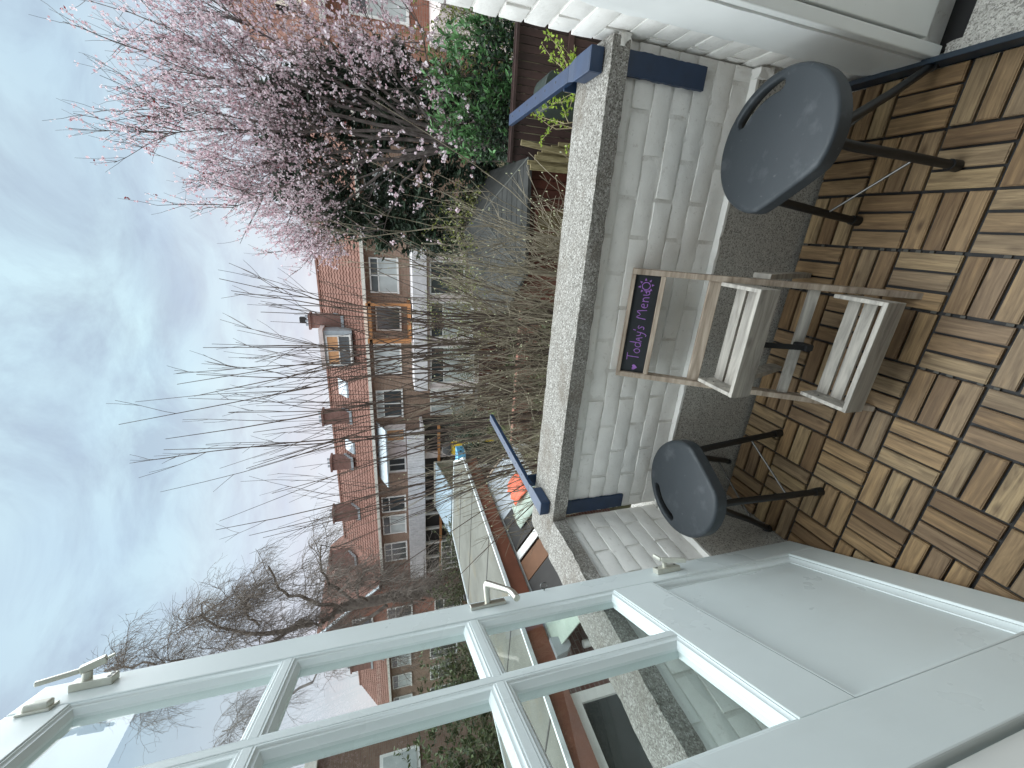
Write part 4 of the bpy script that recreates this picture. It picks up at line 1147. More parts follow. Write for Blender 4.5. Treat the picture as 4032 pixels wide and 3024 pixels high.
# ---- stack of upright planks between shed and fence
bs = thing('plank_stack', (1.3, 6.0, GZ), 'weathered wooden planks standing upright between the shed and the dark fence', 'planks')
M['oldwood'] = mat_greywood('old_yellow_wood', (.13,.105,.05), (.30,.25,.14), (30,30,3))
for k, (x_, y_, zt, w_) in enumerate(((1.10,5.92,-.93,.085),(1.17,5.98,-.90,.07),(1.24,5.90,-.99,.08),(1.30,5.96,-1.05,.07),(1.36,5.90,-1.10,.075),(1.42,5.97,-1.28,.07),(1.47,5.92,-1.38,.06))):
    obj('plank', MB().bar((x_, y_, GZ), (x_-.02, y_+.05, zt), w_, .03, (0,-1,0)), M['oldwood'], bs, bevel=.003)
obj('plank', MB().bar((1.20,5.84,GZ),(1.40,5.94,-.74),.075,.035,(0,-1,0)), M['oldwood'], bs, bevel=.003, label='tallest leaning plank')
# ---- dark green cabinet behind the coping
gc = thing('garden_cabinet', (1.93,5.4,GZ), 'dark green plastic garden cabinet with rounded top seen just above the coping', 'cabinet')
pr = [(1.72,5.2,GZ),(2.16,5.2,GZ),(2.16,5.2,-.90)]+[(1.94+.22*math.cos(t),5.2,-.90+.10*math.sin(t)) for t in np.linspace(.2,math.pi-.2,8)]+[(1.72,5.2,-.90)]
obj('body', MB().prism(pr, (0,.5,0)), plain('dark_green_plastic', (.022,.032,.028), .5, var=.3), gc, recalc=True, bevel=.01)
obj('door_seam', MB().box(1.936,1.944,5.19,5.199,GZ,-.85), M['darkin'], gc)
# ---- things on the far terraces
yl = thing('storage_bin', (-8.75,14.0,GZ), 'yellow bin with a black lid far behind the flat roof', 'bin')
obj('body', lathe(MB(), (-8.75,14.0,GZ), [(.25,0),(.28,.9),(.28,1.75),(.24,1.9)], 14), plain('yellow_plastic', (.78,.50,.03), .5), yl, smooth=True)
obj('lid', lathe(MB(), (-8.75,14.0,GZ), [(.30,1.9),(.28,2.05),(.15,2.22),(.001,2.25)], 14), M['darkin'], yl, smooth=True)
tag(obj('plastic_crate', lumpy(-8.95,-8.2,12.6,13.2,-1.35,-1.05,2,2,2,.01,3,1), plain('light_blue_plastic', (.12,.42,.68), .5)), 'light blue crate by the end of the flat roof', 'crate')
tag(obj('crate_stand', MB().box(-9,-8.15,12.55,13.25,GZ,-1.362), M['darkin']), 'dark stand carrying the light blue crate', 'stand')
gh = thing('glass_lean_to', (-12.3,14.8,GZ), 'pale blue translucent roof of a lean-to in front of the far terrace', 'lean-to')
obj('roof', MB().add([(-13.6,14.2,-1.05),(-10.9,14.0,-1.05),(-10.9,16.4,-.62),(-13.6,16.4,-.62),(-13.6,14.2,-1.1),(-10.9,14.0,-1.1),(-10.9,16.4,-.67),(-13.6,16.4,-.67)], [(0,1,2,3),(7,6,5,4),(0,4,5,1),(1,5,6,2),(2,6,7,3),(3,7,4,0)]), plain('pale_blue_plastic_roof', (.33,.42,.48), .35, var=.15, nscale=1.5), gh)
for k in range(4): obj('post', MB().box(-13.55+k*.85,-13.47+k*.85,14.2,14.28,GZ,-1.11), M['wframe'], gh)
obj('back_wall', MB().box(-13.6,-10.9,16.42,16.5,GZ,-.55), plain('cream_render', (.55,.50,.42), .8), gh)
tag(obj('garden_wall', MB().box(-6.2,-2.0,9.6,9.8,GZ,-2.2), mat_brick('garden_brick', (.24,.11,.08), (.30,.15,.11), (.3,.26,.22))), 'low red brick garden wall behind the bare shrub', 'wall')
fe2 = thing('picket_fence', (-3, 12.5, GZ), 'low red brown picket fence in the garden behind the bare stems', 'fence')
pk = mesh_from('picket', MB().box(0,.11,0,.02,0,1), M['shedwood'])
for k in range(34): inst('picket', pk, fe2, (-6.3+k*.135, 12.4+random.uniform(-.01,.01), GZ), (0,0,0), (1,1,1.15+random.uniform(-.02,.02)))
obj('rail', MB().box(-6.3,-1.7,12.425,12.46,-1.95,-1.87), M['shedwood'], fe2)
# ================================================================ VEGETATION
def twig(mb, pts, r0, r1, n=3):
    """thin tapered branch, cheap"""
    k = len(pts); p0, p1 = pts[0], pts[-1]
    dx, dy, dz = p1[0]-p0[0], p1[1]-p0[1], p1[2]-p0[2]
    l = math.sqrt(dx*dx+dy*dy+dz*dz) or 1; dx /= l; dy /= l; dz /= l
    if abs(dz) < .9: ax, ay, az = dy, -dx, 0.0
    else: ax, ay, az = 0.0, dz, -dy
    l = math.sqrt(ax*ax+ay*ay+az*az); ax /= l; ay /= l; az /= l
    bx, by, bz = dy*az-dz*ay, dz*ax-dx*az, dx*ay-dy*ax
    o = len(mb.v); V = mb.v
    for i, p in enumerate(pts):
        r = r0+(r1-r0)*i/(k-1)
        for j in range(n):
            t = 2*math.pi*j/n; c, s = math.cos(t)*r, math.sin(t)*r
            V.append((p[0]+ax*c+bx*s, p[1]+ay*c+by*s, p[2]+az*c+bz*s))
    for i in range(k-1):
        for j in range(n):
            j2 = (j+1) % n
            mb.f.append((o+i*n+j, o+i*n+j2, o+(i+1)*n+j2, o+(i+1)*n+j))
def curve(p, d, L, k, wob, lift=0.0, rs=random):
    """wandering path from p along d; lift bends it up (+) or down (-)"""
    p = Vector(p); d = Vector(d).normalized(); pts = [tuple(p)]; st = L/k
    for i in range(k):
        d = (d+Vector((rs.gauss(0, wob), rs.gauss(0, wob), rs.gauss(0, wob)+lift))).normalized()
        p = p+d*st; pts.append(tuple(p))
    return pts
def along(pts, f):
    i = f*(len(pts)-1); a = min(int(i), len(pts)-2); t = i-a
    return Vector(pts[a]).lerp(Vector(pts[a+1]), t), (Vector(pts[a+1])-Vector(pts[a])).normalized()
def rdir(rs=random):
    while True:
        v = Vector((rs.uniform(-1,1), rs.uniform(-1,1), rs.uniform(-1,1)))
        if .05 < v.length < 1: return v.normalized()
def leaves(mb, centers, size, shape='leaf', up=.3, rs=random, asp=.45):
    """each leaf: a folded pointed blade of two quads"""
    for c in centers:
        d = rdir(rs); d.z = d.z*.6+up; d.normalize(); s = size*rs.uniform(.6, 1.25)
        sd = d.cross(rdir(rs)).normalized(); nr = d.cross(sd)
        c = Vector(c); w = s*asp*.5
        o = len(mb.v)
        mb.v += [tuple(c), tuple(c+d*s*.45+sd*w+nr*w*.35), tuple(c+d*s), tuple(c+d*s*.45-sd*w+nr*w*.35)]
        mb.f += [(o, o+1, o+2), (o, o+2, o+3)]
M['twig_dark'] = mat_bark('dark_purple_twig', (.060,.042,.038), (.15,.115,.090), 6)
M['stem'] = mat_bark('olive_grey_stem', (.115,.095,.068), (.33,.29,.215), 3.0)
M['bark_grey'] = mat_bark('grey_bark', (.13,.108,.092), (.28,.24,.205), 4)
M['bark_cherry'] = mat_bark('cherry_bark', (.070,.056,.052), (.19,.165,.150), 5)
M['bud'] = plain('pale_green_bud', (.55,.56,.36), .6)
def mat_blossom():
    t = NT('pink_blossom'); g = t.n.new('ShaderNodeNewGeometry')
    r = t.ramp(g.outputs['Random Per Island'], [(0, (.62,.40,.45)), (.25, (.79,.62,.67)), (.7, (.86,.75,.79)), (1, (.91,.85,.87))])
    t.val(t.b.inputs['Base Color'], r); t.b.inputs['Roughness'].default_value = .7
    o = [x for x in t.n if x.type == 'OUTPUT_MATERIAL'][0]
    tl = t.n.new('ShaderNodeBsdfTranslucent'); t.link(r, tl.inputs[0]); mx = t.n.new('ShaderNodeMixShader'); mx.inputs[0].default_value = .35
    t.link(t.b.outputs[0], mx.inputs[1]); t.link(tl.outputs[0], mx.inputs[2]); t.link(mx.outputs[0], o.inputs['Surface'])
    return t.m
M['blossom'] = mat_blossom()
M['yew'] = mat_leaf('dark_conifer_leaf', (.016,.030,.020), (.036,.062,.034), .6, .1)
M['laurel'] = mat_leaf('glossy_laurel_leaf', (.060,.150,.055), (.125,.26,.10), .28, .2)
M['lime'] = mat_leaf('lime_green_leaf', (.17,.27,.03), (.32,.42,.06), .5, .4)
M['hedge'] = mat_leaf('yellow_green_leaf', (.10,.14,.03), (.24,.26,.06), .55, .3)
M['olive'] = mat_leaf('olive_shrub_leaf', (.035,.055,.022), (.085,.105,.040), .55, .2)
M['redleaf'] = mat_leaf('young_red_leaf', (.16,.020,.022), (.26,.04,.04), .5, .3)

# ---- tall bare shrub in front of the parapet
rs = random.Random(11)
sb = thing('bare_shrub', (-1.6, 4.2, GZ), 'tall bare many stemmed shrub rising in front of the balcony with whip thin upright stems', 'shrub')
tips = [(-2.155,4.25),(-2.636,4.23),(-2.35,3.88),(-2.507,3.91),(-1.72,3.62),(-1.81,3.49),(-.532,3.05),(-.70,2.96),(-1.58,3.44),(-1.32,3.31),(-1.27,2.88),
        (-3.68,3.61),(-2.865,3.13),(-3.87,3.25),(-3.94,3.11),(-.93,2.71),(-.84,2.65),(-2.1,3.2),(-2.35,3.0),(-2.7,2.7),(-3.2,2.9),(-3.4,2.4),(-1.5,2.6)]
for k in range(36): tips.append((rs.uniform(-4.1, -.1), rs.triangular(-.3, 2.1, .7)))
buds = MB()
for k, (tx_, tz) in enumerate(tips):
    big = k < 23
    yt = 4.0 if big else rs.uniform(3.2, 4.9)
    sc_ = (yt-CAM.y)/(4.0-CAM.y)
    if not big: tx_, tz = CAM.x+(tx_-CAM.x)*sc_, CAM.z+(tz-CAM.z)*sc_
    bx_ = -1.65+(tx_+2.0)*.62+rs.gauss(0, .16); by_ = yt+rs.uniform(-.35, .35)
    n_ = 9; pts = []
    bow = rs.gauss(0, .20); ph = rs.uniform(0, 6)
    for i in range(n_+1):
        f = i/n_
        ff = f**1.25
        pts.append((bx_+(tx_-bx_)*ff+bow*math.sin(math.pi*f)+.035*math.sin(ph+f*9), by_+(yt-by_)*f+.025*math.sin(ph*2+f*8), GZ+(tz-GZ)*f))
    st = MB(); r0 = rs.uniform(.017, .028) if big else rs.uniform(.010, .020)
    twig(st, pts, r0, .0032, 5)
    L = tz-GZ
    for q in range(rs.randint(5, 9) if big else rs.randint(5, 9)):
        f = rs.uniform(.22, .93); p, d = along(pts, f)
        a = rs.uniform(0, 2*math.pi); sp_ = rs.uniform(.18, .55)
        dd = (d+Vector((math.cos(a), math.sin(a)*.8, -.05))*sp_).normalized()
        bl = L*(1-f)*rs.uniform(.35, .85)+rs.uniform(.15, .45)
        if big and f > .62: bl = min(bl, (1-f)*L*.8+.1)
        bp = curve(p, dd, bl, 5, .05, .07, rs)
        rr = (r0+(.0032-r0)*f)*.62
        twig(st, bp, max(rr, .0030), .0022, 4)
        for _ in range(rs.randint(1, 4)):
            f2 = rs.uniform(.2, .9); p2, d2 = along(bp, f2)
            tw = curve(p2, (d2+rdir(rs)*.55), rs.uniform(.12, .42), 3, .07, .05, rs)
            twig(st, tw, .0028, .0018, 3)
            if p2.z < 1.2 and rs.random() < .35:
                c = Vector(tw[-1]); buds.obox(c, (0,0,1), (1,0,0), (0,1,0), .007, .004, .004)
    obj('stem', st, M['stem'] if not big else M['twig_dark'], sb)
# low arching side shoots
for k in range(110):
    x0 = rs.uniform(-3.6, .0); y0 = rs.uniform(3.4, 4.6)
    d = Vector((rs.gauss(.15 if x0 > -1 else -.05, .35), rs.gauss(0, .25), 1))
    pts = curve((x0, y0, rs.uniform(-2.6, -1.3)), d, rs.uniform(1.0, 2.3), 6, .09, -.02, rs)
    if k % 20 == 0: tw = MB()
    twig(tw, pts, .008, .0028, 4)
    for _ in range(7):
        p2, d2 = along(pts, rs.uniform(.25, .97)); t2 = curve(p2, d2+rdir(rs)*.8, rs.uniform(.12, .5), 3, .1, .03, rs)
        twig(tw, t2, .0032, .0019, 3); c = Vector(t2[-1]); (rs.random() < .3) and buds.obox(c, (0,0,1), (1,0,0), (0,1,0), .007, .0045, .0045)
    if k % 20 == 19 or k == 109: obj('side_shoots', tw, M['stem'], sb)
# dense tan tangle just behind the coping
for k in range(230):
    x0 = rs.uniform(-3.9, .1); y0 = rs.uniform(3.3, 4.9)
    d = Vector((rs.gauss(.05, .42), rs.gauss(0, .3), 1))
    pts = curve((x0, y0, rs.uniform(-2.0, -.5)), d, rs.uniform(.7, 1.7), 5, .10, .0, rs)
    if k % 46 == 0: tw = MB()
    twig(tw, pts, .0075, .0028, 4)
    for _ in range(6):
        p2, d2 = along(pts, rs.uniform(.15, .97)); t2 = curve(p2, d2*.7+rdir(rs)*.8, rs.uniform(.12, .45), 3, .1, .03, rs)
        twig(tw, t2, .0034, .0019, 3)
    if k % 46 == 45: obj('side_shoots', tw, M['stem'], sb)
# shoots leaning right in front of the hipped shed
tw = MB()
for k in range(26):
    x0 = rs.uniform(-1.1, .0); y0 = rs.uniform(3.6, 4.4)
    d = Vector((rs.uniform(.15, .95), rs.gauss(0, .2), 1.0))
    pts = curve((x0, y0, rs.uniform(-2.0, -1.4)), d, rs.uniform(1.0, 1.9), 6, .10, -.03, rs)
    twig(tw, pts, .0075, .0028, 4)
    for _ in range(5):
        p2, d2 = along(pts, rs.uniform(.25, .97)); t2 = curve(p2, d2+rdir(rs)*.7, rs.uniform(.12, .40), 3, .1, .0, rs)
        twig(tw, t2, .0032, .0019, 3); c = Vector(t2[-1]); buds.obox(c, (0,0,1), (1,0,0), (0,1,0), .008, .005, .005)
obj('side_shoots', tw, M['stem'], sb)
obj('buds', buds, M['bud'], sb, kind='stuff')

# ---- pink blossom tree
rs = random.Random(5)
ct = thing('blossom_tree', (1.75, 8.6, GZ), 'bushy plum tree covered in small pink blossom to the right of the bare shrub', 'tree')
trunk = MB(); crown = MB(); bl = MB(); rl = MB()
base = Vector((1.75, 8.6, GZ))
tp = [(1.75,8.6,GZ),(1.72,8.6,-1.8),(1.80,8.55,-.8),(1.78,8.6,-.1)]
twig(trunk, tp, .13, .10, 8)
def flower(c, s):
    n1 = rdir(rs); a = n1.orthogonal().normalized(); b = n1.cross(a); o = len(bl.v)
    for j in range(5):
        t = 2*math.pi*j/5; bl.v.append(tuple(c+(a*math.cos(t)+b*math.sin(t))*s))
    bl.f.append(tuple(o+j for j in range(5)))
def cluster(c, n, spread, s):
    for _ in range(n): flower(c+rdir(rs)*rs.uniform(.2, 1)*spread, s*rs.uniform(.7, 1.2))
limbs = []
for (ex_, ey, ez, cnt) in ((-.55,8.6,2.9,1),(.15,8.3,4.0,1),(.75,8.8,4.45,1),(1.3,8.4,4.9,1),(1.75,8.9,5.05,1),(2.3,8.3,4.9,1),(2.9,8.7,4.9,1),(3.5,8.5,4.2,1),(3.7,8.9,2.8,1),(3.5,8.1,1.5,1),(.5,7.9,2.2,1),(2.6,7.7,2.2,1),(-.2,8.9,1.4,1),(3.2,7.7,.6,1),(1.6,7.6,1.3,1),(2.2,7.6,.7,1)):
    s0 = Vector(tp[-1])+Vector((rs.uniform(-.1,.1),0,rs.uniform(-.5,.1)))
    e = Vector((ex_, ey, ez)); pts = []
    for i in range(8):
        f = i/7; q = s0.lerp(e, f); side = (e.x-s0.x)
        q.x += -side*.18*math.sin(math.pi*f)*.6; q.z += .25*math.sin(math.pi*f)*abs(side)*.3
        q += Vector((rs.gauss(0,.04), rs.gauss(0,.05), rs.gauss(0,.03))); pts.append(tuple(q))
    twig(trunk, pts, .045, .006, 6); limbs.append(pts)
    nb = 27 if e.z > 2.6 else (16 if e.x > 2.4 else 7)
    for q in range(nb):
        f = rs.uniform(.2, 1.0)**.8; p, d = along(pts, f)
        if p.z < 2.4 and p.x < 2.5 and rs.random() < .7: continue
        a = rdir(rs); dd = (d*.55+a*.65+Vector((0,0,.30))).normalized()
        L = rs.uniform(.5, 1.25)
        b1 = curve(p, dd, L, 5, .10, .05, rs); twig(crown, b1, .0095, .0035, 4)
        for w in range(10):
            p2, d2 = along(b1, rs.uniform(.15, 1)); dd2 = (d2*.6+rdir(rs)*.6+Vector((0,0,.22))).normalized()
            b2 = curve(p2, dd2, rs.uniform(.18, .55), 4, .10, .06, rs); twig(crown, b2, .0038, .0020, 3)
            for g in range(rs.randint(1, 4)):
                c, _d = along(b2, rs.uniform(.15, 1.0))
                low = c.z < 2.6
                pr_ = .85 if not low else (.75 if c.x > 2.4 else .22)
                if rs.random() < pr_: cluster(c, rs.randint(2, 4), .042, .021 if low else .019)
                if rs.random() < .02: leaves(rl, [c+rdir(rs)*.04 for _ in range(4)], .05, rs=rs)
# heavily flowered boughs on the right and lower right
for (cx_, cy_, cz_, n_, sx_, sz_) in ((3.0,8.0,1.75,100,.42,.45),(2.9,8.0,2.7,40,.5,.5),(2.15,7.8,.30,50,.45,.28),(1.2,7.8,.9,16,.5,.3),(1.5,7.8,1.6,14,.5,.4),(.5,7.9,.9,14,.5,.4),(3.3,8.0,.8,25,.3,.4)):
    for _ in range(n_ if cx_ > 2 else n_*2//3):
        c = Vector((rs.gauss(cx_, sx_), rs.gauss(cy_, .25), rs.gauss(cz_, sz_)))
        b2 = curve(c-Vector((0,0,.15)), rdir(rs)+Vector((0,0,.4)), rs.uniform(.2, .5), 4, .12, .05, rs); twig(crown, b2, .005, .0024, 3)
        for g in range(4):
            q, _d = along(b2, rs.uniform(.1, 1)); cluster(q, rs.randint(2, 5), .05, .024)
def ctop(x):
    xs = (-.7, -.2, .5, 1.1, 1.7, 2.4, 3.1, 3.9); zs_ = (2.6, 3.7, 4.35, 4.7, 5.1, 4.9, 4.9, 4.3)
    return float(np.interp(x, xs, zs_))
for k in range(1000):
    x_ = rs.uniform(-.65, 3.9); z_ = 2.2+(ctop(x_)*.97-2.2)*rs.random()**.8; y_ = rs.gauss(8.5, .45)
    c = Vector((x_, y_, z_)); d = (c-Vector((1.7, 8.5, .3))).normalized()*.8+rdir(rs)*.55+Vector((0,0,.25))
    b2 = curve(c-d.normalized()*.25, d, rs.uniform(.35, .65), 5, .10, .04, rs); twig(crown, b2, .0042, .0018, 3)
    for q in range(2):
        p2, d2 = along(b2, rs.uniform(.2, .9)); b3 = curve(p2, d2+rdir(rs)*.8, rs.uniform(.12, .3), 3, .12, .05, rs); twig(crown, b3, .0026, .0016, 3)
        for g in range(2): cq, _d = along(b3, rs.uniform(.3, 1)); cluster(cq, rs.randint(2, 3), .035, .019)
    for g in range(rs.randint(3, 6)):
        cq, _d = along(b2, rs.uniform(.15, 1)); cluster(cq, rs.randint(2, 3), .035, .019)
obj('trunk', trunk, M['bark_cherry'], ct, smooth=True)
obj('crown', crown, M['bark_cherry'], ct)
obj('blossom', bl, M['blossom'], ct, kind='stuff'); obj('young_leaves', rl, M['redleaf'], ct, kind='stuff')

# ---- dark conifer behind it
rs = random.Random(8)
cf = thing('conifer', (1.9, 10.8, GZ), 'broad dark green conifer standing behind the pink blossom tree', 'tree')
nd = MB(); cb_ = MB(); twig(cb_, [(1.9,10.8,GZ),(1.9,10.8,2.5)], .16, .03, 6)
for k in range(1300):
    t = rs.random(); z = GZ+1.2+t*5.3
    rad_ = 1.75*math.sqrt(max(.02, 1-((z-1.0)/2.95)**2)) if z > 1.0 else 1.75
    a = rs.uniform(0, 2*math.pi); rr = rad_*math.sqrt(rs.uniform(.35, 1.0))
    c = Vector((1.55+math.cos(a)*rr*1.18, 10.3+math.sin(a)*rr*.7, z))
    if c.y > 10.7: continue
    out_ = Vector((math.cos(a), math.sin(a)*.7, .35)).normalized()
    b = curve(c-out_*.35, out_, .6, 3, .12, -.05, rs); twig(cb_, b, .010, .004, 3)
    cs = []
    for _ in range(38):
        q, _d = along(b, rs.uniform(.1, 1)); cs.append(q+rdir(rs)*rs.uniform(.02, .15))
    leaves(nd, cs, .18, rs=rs, up=.15, asp=.36)
obj('trunk', cb_, M['twig_dark'], cf); obj('needles', nd, M['yew'], cf, kind='stuff')

# ---- laurel above the fence
rs = random.Random(21)
la = thing('laurel_bush', (2.5, 7.75, GZ), 'glossy green laurel bush growing over the dark slatted fence on the right', 'shrub')
lst = MB(); lv = MB()
def lbase(): 
    return Vector((rs.uniform(1.35, 3.65), rs.uniform(7.3, 8.2), 0))
leafm = MB()
# one laurel leaf: pointed blade folded on its midrib
pr = [(0,0),(.012,.02),(.020,.045),(.018,.075),(.008,.100),(0,.112)]
for sgn in (1, -1):
    o = len(leafm.v)
    for w, l in pr: leafm.v.append((0, l, -.3*l*l)); leafm.v.append((sgn*w, l, .35*w-.3*l*l))
    for i in range(5): a = o+2*i; leafm.f.append((a, a+1, a+3, a+2) if sgn > 0 else (a, a+2, a+3, a+1))
lme = mesh_from('leaf', leafm, M['laurel'], smooth='all')
pos = []
for k in range(250):
    c = lbase(); f = (c.x-1.35)/2.3
    top = .05+.50*math.sin(math.pi*min(1, .15+f*.85)) - .12*rs.random()
    c.z = rs.uniform(-1.0, top)
    if c.y > 7.6 and c.z < top-.25 and rs.random() < .6: c.y = rs.uniform(7.25, 7.55)
    d = (Vector((rs.gauss(0,.4), -.5, rs.uniform(.2, 1)))).normalized()
    b = curve(c-d*.25, d, .36, 3, .08, .08, rs); twig(lst, b, .006, .0035, 3)
    for w in range(11):
        q, dd = along(b, .2+.8*w/10); pos.append((q, dd))
rs.shuffle(pos); pos.sort(key=lambda t: t[0].y)
cnt = 0
for (q, dd) in pos:
    d = (dd*.5+rdir(rs)*.7+Vector((0,-.15,.25))).normalized()
    zz = (Vector((0,-.35,1))+rdir(rs)*.45).normalized(); xx = d.cross(zz).normalized(); zz = xx.cross(d)
    s_ = rs.uniform(.75, 1.25)
    mtx = Matrix(((xx.x,d.x,zz.x),(xx.y,d.y,zz.y),(xx.z,d.z,zz.z)))
    if cnt < 280 and rs.random() < .35:
        inst('leaf', lme, la, q, mtx.to_euler(), (s_, s_, s_)); cnt += 1
    else:
        o = len(lv.v)
        for v in leafm.v: lv.v.append(tuple(q+(mtx @ Vector(v))*s_))
        lv.f += [tuple(i+o for i in f) for f in leafm.f]
for k in range(7):
    x_ = 1.5+k*.32; twig(lst, curve((x_,7.75,GZ), (0,0,1), 2.6, 5, .06, .02, rs), .022, .008, 5)
obj('stems', lst, M['bark_grey'], la); obj('leaves', lv, M['laurel'], la, kind='stuff')
# dark ivy skirt beneath
iv = MB(); rs = random.Random(31)
leaves(iv, [Vector((rs.uniform(1.3,3.7), rs.uniform(7.25,8.1), rs.uniform(-1.25,-.35))) for _ in range(2600)], .085, rs=rs, up=.1, asp=.7)
tag(obj('ivy', iv, M['yew']), 'dark ivy tangled along the top of the slatted fence', 'ivy', kind='stuff')

# ---- lime green young shrub near the right end
rs = random.Random(41)
lm = thing('young_shrub', (1.75, 4.6, GZ), 'young shrub with pale stems and fresh lime green leaves below the right clothesline arm', 'shrub')
ls = MB(); ll = MB()
for k in range(11):
    pts = curve((1.75+rs.gauss(0,.12), 4.6+rs.gauss(0,.1), GZ), (rs.gauss(0,.16), rs.gauss(0,.1), 1), rs.uniform(1.7, 2.15), 6, .05, .03, rs)
    twig(ls, pts, .012, .005, 5)
    for q in range(5):
        p, d = along(pts, rs.uniform(.72, 1.0)); b = curve(p, d*.3+Vector((rs.gauss(0,1), rs.gauss(0,.6), rs.uniform(-.1,.7))), rs.uniform(.2, .52), 4, .12, .05, rs)
        twig(ls, b, .0055, .0025, 4)
        for w in range(6):
            c, _d = along(b, rs.uniform(.3, 1)); leaves(ll, [c+rdir(rs)*.03 for _ in range(4)], .048, rs=rs, up=.5, asp=.55)
obj('stems', ls, plain('pale_tan_stem', (.34,.28,.17), .8), lm); obj('leaves', ll, M['lime'], lm, kind='stuff')

# ---- yellow green hedge plants in the middle gardens
def bush(name, cx_, cy_, rx, ry, z0, z1, n, mat, label, lsz, nl, seed, tw_mat='stem', cat='shrub', pale=None, group=None, up=.3):
    rs = random.Random(seed); t = thing(name, (cx_, cy_, GZ), label, cat, group); b_ = MB(); l_ = MB(); p_ = MB()
    for k in range(n):
        a = rs.uniform(0, 2*math.pi); rr = math.sqrt(rs.random())
        x_, y_ = cx_+math.cos(a)*rr*rx, cy_+math.sin(a)*rr*ry
        top = z0+(z1-z0)*(1-.6*rr*rr)*rs.uniform(.55, 1.05)
        pts = curve((cx_+(x_-cx_)*.45, cy_+(y_-cy_)*.45, GZ), (x_-cx_, y_-cy_, max(.8, top-GZ)*1.3), max(.8, top-GZ), 6, .06, .02, rs)
        twig(b_, pts, .012, .0035, 4)
        for q in range(9):
            p, d = along(pts, rs.uniform(.35, 1)); s2 = curve(p, d*.5+rdir(rs)*.8, rs.uniform(.2, .6), 3, .12, .06, rs); twig(b_, s2, .0045, .0022, 3)
            for w in range(nl):
                c, _d = along(s2, rs.uniform(.2, 1)); c = c+rdir(rs)*.05; leaves(l_, [c], lsz, rs=rs, up=up)
                if pale and rs.random() < .12: p_.obox(c, (0,0,1), (1,0,0), (0,1,0), .014, .012, .012)
    obj('branches', b_, M[tw_mat], t)
    if nl: obj('leaves', l_, M[mat], t, kind='stuff')
    if pale: obj('flowers', p_, M['bud'], t, kind='stuff')
    return t
bush('flowering_shrub', -.05, 8.7, .95, .45, -1.2, .45, 60, 'hedge', 'loose yellow green shrub with tiny pale flowers beside the conifer', .07, 6, 51, pale=True)
bush('flowering_shrub', -2.2, 10.9, 1.2, .6, -1.4, .8, 55, 'hedge', 'loose yellow green shrub behind the middle of the bare stems', .07, 4, 52, pale=True)
bush('flowering_shrub', 3.6, 9.6, 1.2, .6, -.8, 1.0, 60, 'hedge', 'tangled yellow green shrub at the far right between laurel and brick house', .08, 6, 53)
bush('garden_shrub', -4.2, 13.2, 1.0, .6, -1.8, .0, 40, 'olive', 'grey green garden shrub in front of the pink back extension', .08, 5, 54)
bush('garden_shrub', -7.3, 13.0, .8, .6, -1.8, -.6, 40, 'yew', 'rounded dark evergreen shrub before the far terrace', .10, 9, 55)
bush('garden_shrub', -11.8, 12.2, 1.3, .6, -1.9, -.2, 70, 'olive', 'dense olive shrub at the far edge of the flat roof', .09, 8, 56)
bush('garden_shrub', -14.6, 12.0, 1.5, .8, -1.9, .4, 70, 'olive', 'wide olive shrub behind the flat roof next to the willow', .09, 6, 57)
bush('ivy_hedge', -11.0, 5.0, 1.1, 2.6, -1.8, 1.6, 130, 'olive', 'tall ivy clad hedge beyond the flat roof seen through the door panes', .13, 12, 58)
bush('garden_shrub', -1.0, 12.0, .9, .5, -1.6, .2, 35, 'olive', 'small grey green shrub before the brick terraces, left of the conifer', .08, 4, 59)
bush('bare_bush', -5.6, 11.6, 1.3, .7, -1.9, .1, 45, 'olive', 'thin bare bush in the middle garden behind the whip stems', .06, 0, 60)

# ---- corkscrew willow on the left
rs = random.Random(77)
wl_ = thing('willow_tree', (-16.6, 14.0, GZ), 'large bare twisted willow with drooping twigs above the flat roof on the left', 'tree')
tk = MB(); cr = MB()
def wpath(a, b, bow, k=9, wob=.07):
    a, b = Vector(a), Vector(b); pts = []
    for i in range(k+1):
        f = i/k; q = a.lerp(b, f)+Vector(bow)*math.sin(math.pi*f)+Vector((rs.gauss(0,wob), rs.gauss(0,wob), rs.gauss(0,wob)*.6))*(.3 if i in (0, k) else 1)
        pts.append(tuple(q))
    return pts
T0 = wpath((-17.2,14,GZ), (-16.6,14,3.9), (.2,0,0)); twig(tk, T0, .30, .22, 10)
L_ = []
for (a, b, bow, r) in (((-16.6,14,3.9),(-17.0,13.8,5.2),(-.2,0,0),.22),((-17.0,13.8,5.2),(-15.9,13.6,8.6),(-.5,0,.2),.16),((-17.0,13.8,5.2),(-17.6,13.6,9.5),(-.3,0,0),.14),
      ((-16.6,14,3.9),(-13.2,13.6,6.4),(-.3,0,.5),.12),((-16.6,14,3.2),(-12.6,13.7,4.4),(0,0,.6),.10),((-15.9,13.6,8.6),(-14.2,13.4,8.7),(0,0,.3),.06),
      ((-17.6,13.6,9.5),(-17.0,13.4,12.2),(.2,0,0),.08),((-17.6,13.6,9.5),(-19.5,13.6,12.0),(-.3,0,0),.08),((-16.4,13.7,7.2),(-14.2,13.6,6.9),(0,0,.5),.06),
      ((-16.8,14,2.6),(-13.6,13.2,2.2),(0,0,.8),.08),((-17.0,14,2.0),(-20.5,13.6,5.5),(0,0,.5),.12),((-17.0,14,1.2),(-14.6,13.0,.2),(0,0,.8),.07),((-20.5,13.6,5.5),(-22.5,13.6,9.5),(0,0,.5),.08),
      ((-17.1,14,.2),(-15.0,13.0,-.6),(0,0,.7),.06),((-17.1,14,.8),(-19.5,13.0,1.5),(0,0,.7),.08)):
    p = wpath(a, b, bow); twig(tk, p, r*.8, r*.25+.008, 7); L_.append((p, r))
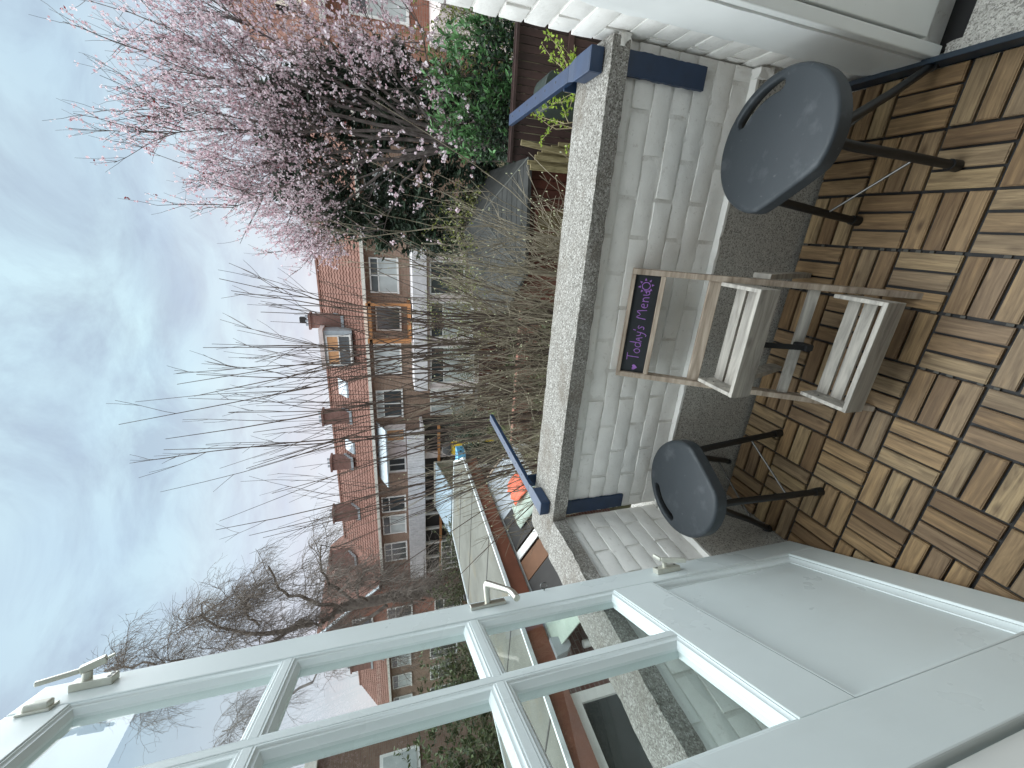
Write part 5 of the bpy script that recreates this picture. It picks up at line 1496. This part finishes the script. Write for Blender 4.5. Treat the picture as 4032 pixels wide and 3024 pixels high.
for p, r in L_:
    for q in range(15):
        f = rs.uniform(.15, 1); s0, d = along(p, f)
        dd = (d*.4+rdir(rs)*.8+Vector((.25,0,.25))).normalized()
        b = curve(s0, dd, rs.uniform(.8, 2.0), 7, .20, -.02, rs); twig(cr, b, .018, .007, 4)
        for w in range(16):
            s1, d1 = along(b, rs.uniform(.15, 1)); d2 = (d1*.35+rdir(rs)*.5+Vector((.35,0,-.35))).normalized()
            c = curve(s1, d2, rs.uniform(.6, 1.4), 6, .18, -.16, rs); twig(cr, c, .0075, .0042, 3)
            for z in range(3):
                s2, d3 = along(c, rs.uniform(.2, 1)); e = curve(s2, d3*.4+rdir(rs)*.5+Vector((.25,0,-.3)), rs.uniform(.3, .8), 5, .28, -.08, rs); twig(cr, e, .0052, .0036, 3)
obj('trunk', tk, M['bark_grey'], wl_, smooth=True); obj('crown', cr, M['bark_grey'], wl_)
rs = random.Random(123)
bt = thing('bare_tree', (-21.5, 7.5, GZ), 'bare spreading tree behind the ivy hedge seen through the upper door panes', 'tree')
tk = MB(); cr = MB()
tp2 = wpath((-21.5,7.5,GZ), (-21.3,7.4,2.2), (.1,0,0)); twig(tk, tp2, .22, .16, 8)
for (ex_, ey, ez) in ((-23.5,7,7.5),(-22,8.5,9),(-20.5,6.5,8.6),(-19,7.5,6.5),(-20,9.5,7),(-24,8,5.5),(-19.6,5.6,5.4)):
    p = wpath((-21.3,7.4,2.1), (ex_,ey,ez), (0,0,.4)); twig(tk, p, .10, .02, 6)
    for q in range(14):
        s0, d = along(p, rs.uniform(.25, 1)); b = curve(s0, d*.5+rdir(rs)*.8+Vector((0,0,.2)), rs.uniform(.7, 1.8), 6, .16, .02, rs); twig(cr, b, .025, .009, 4)
        for w in range(12):
            s1, d1 = along(b, rs.uniform(.15, 1)); c = curve(s1, d1*.5+rdir(rs)*.7, rs.uniform(.4, 1.0), 5, .2, -.02, rs); twig(cr, c, .010, .005, 3)
obj('trunk', tk, M['bark_grey'], bt, smooth=True); obj('crown', cr, M['bark_grey'], bt)
# dry clutter of low branches behind the flat roof, left
bush('bare_bush', -17.0, 11.5, 2.2, 1.0, -1.6, 1.2, 70, 'olive', 'tangled grey brown bush below the willow at the edge of the door', .07, 2, 61, 'bark_grey')
# ground litter between the stems
lt_ = MB(); rs = random.Random(99)
leaves(lt_, [Vector((rs.uniform(-5,1.5), rs.uniform(7.2,14), GZ+rs.uniform(.0,.22))) for _ in range(9000)], .12, rs=rs, up=.1, asp=.6)
tag(obj('ground_cover', lt_, M['olive']), 'low weedy ground cover in the gardens', 'ground cover', kind='stuff')
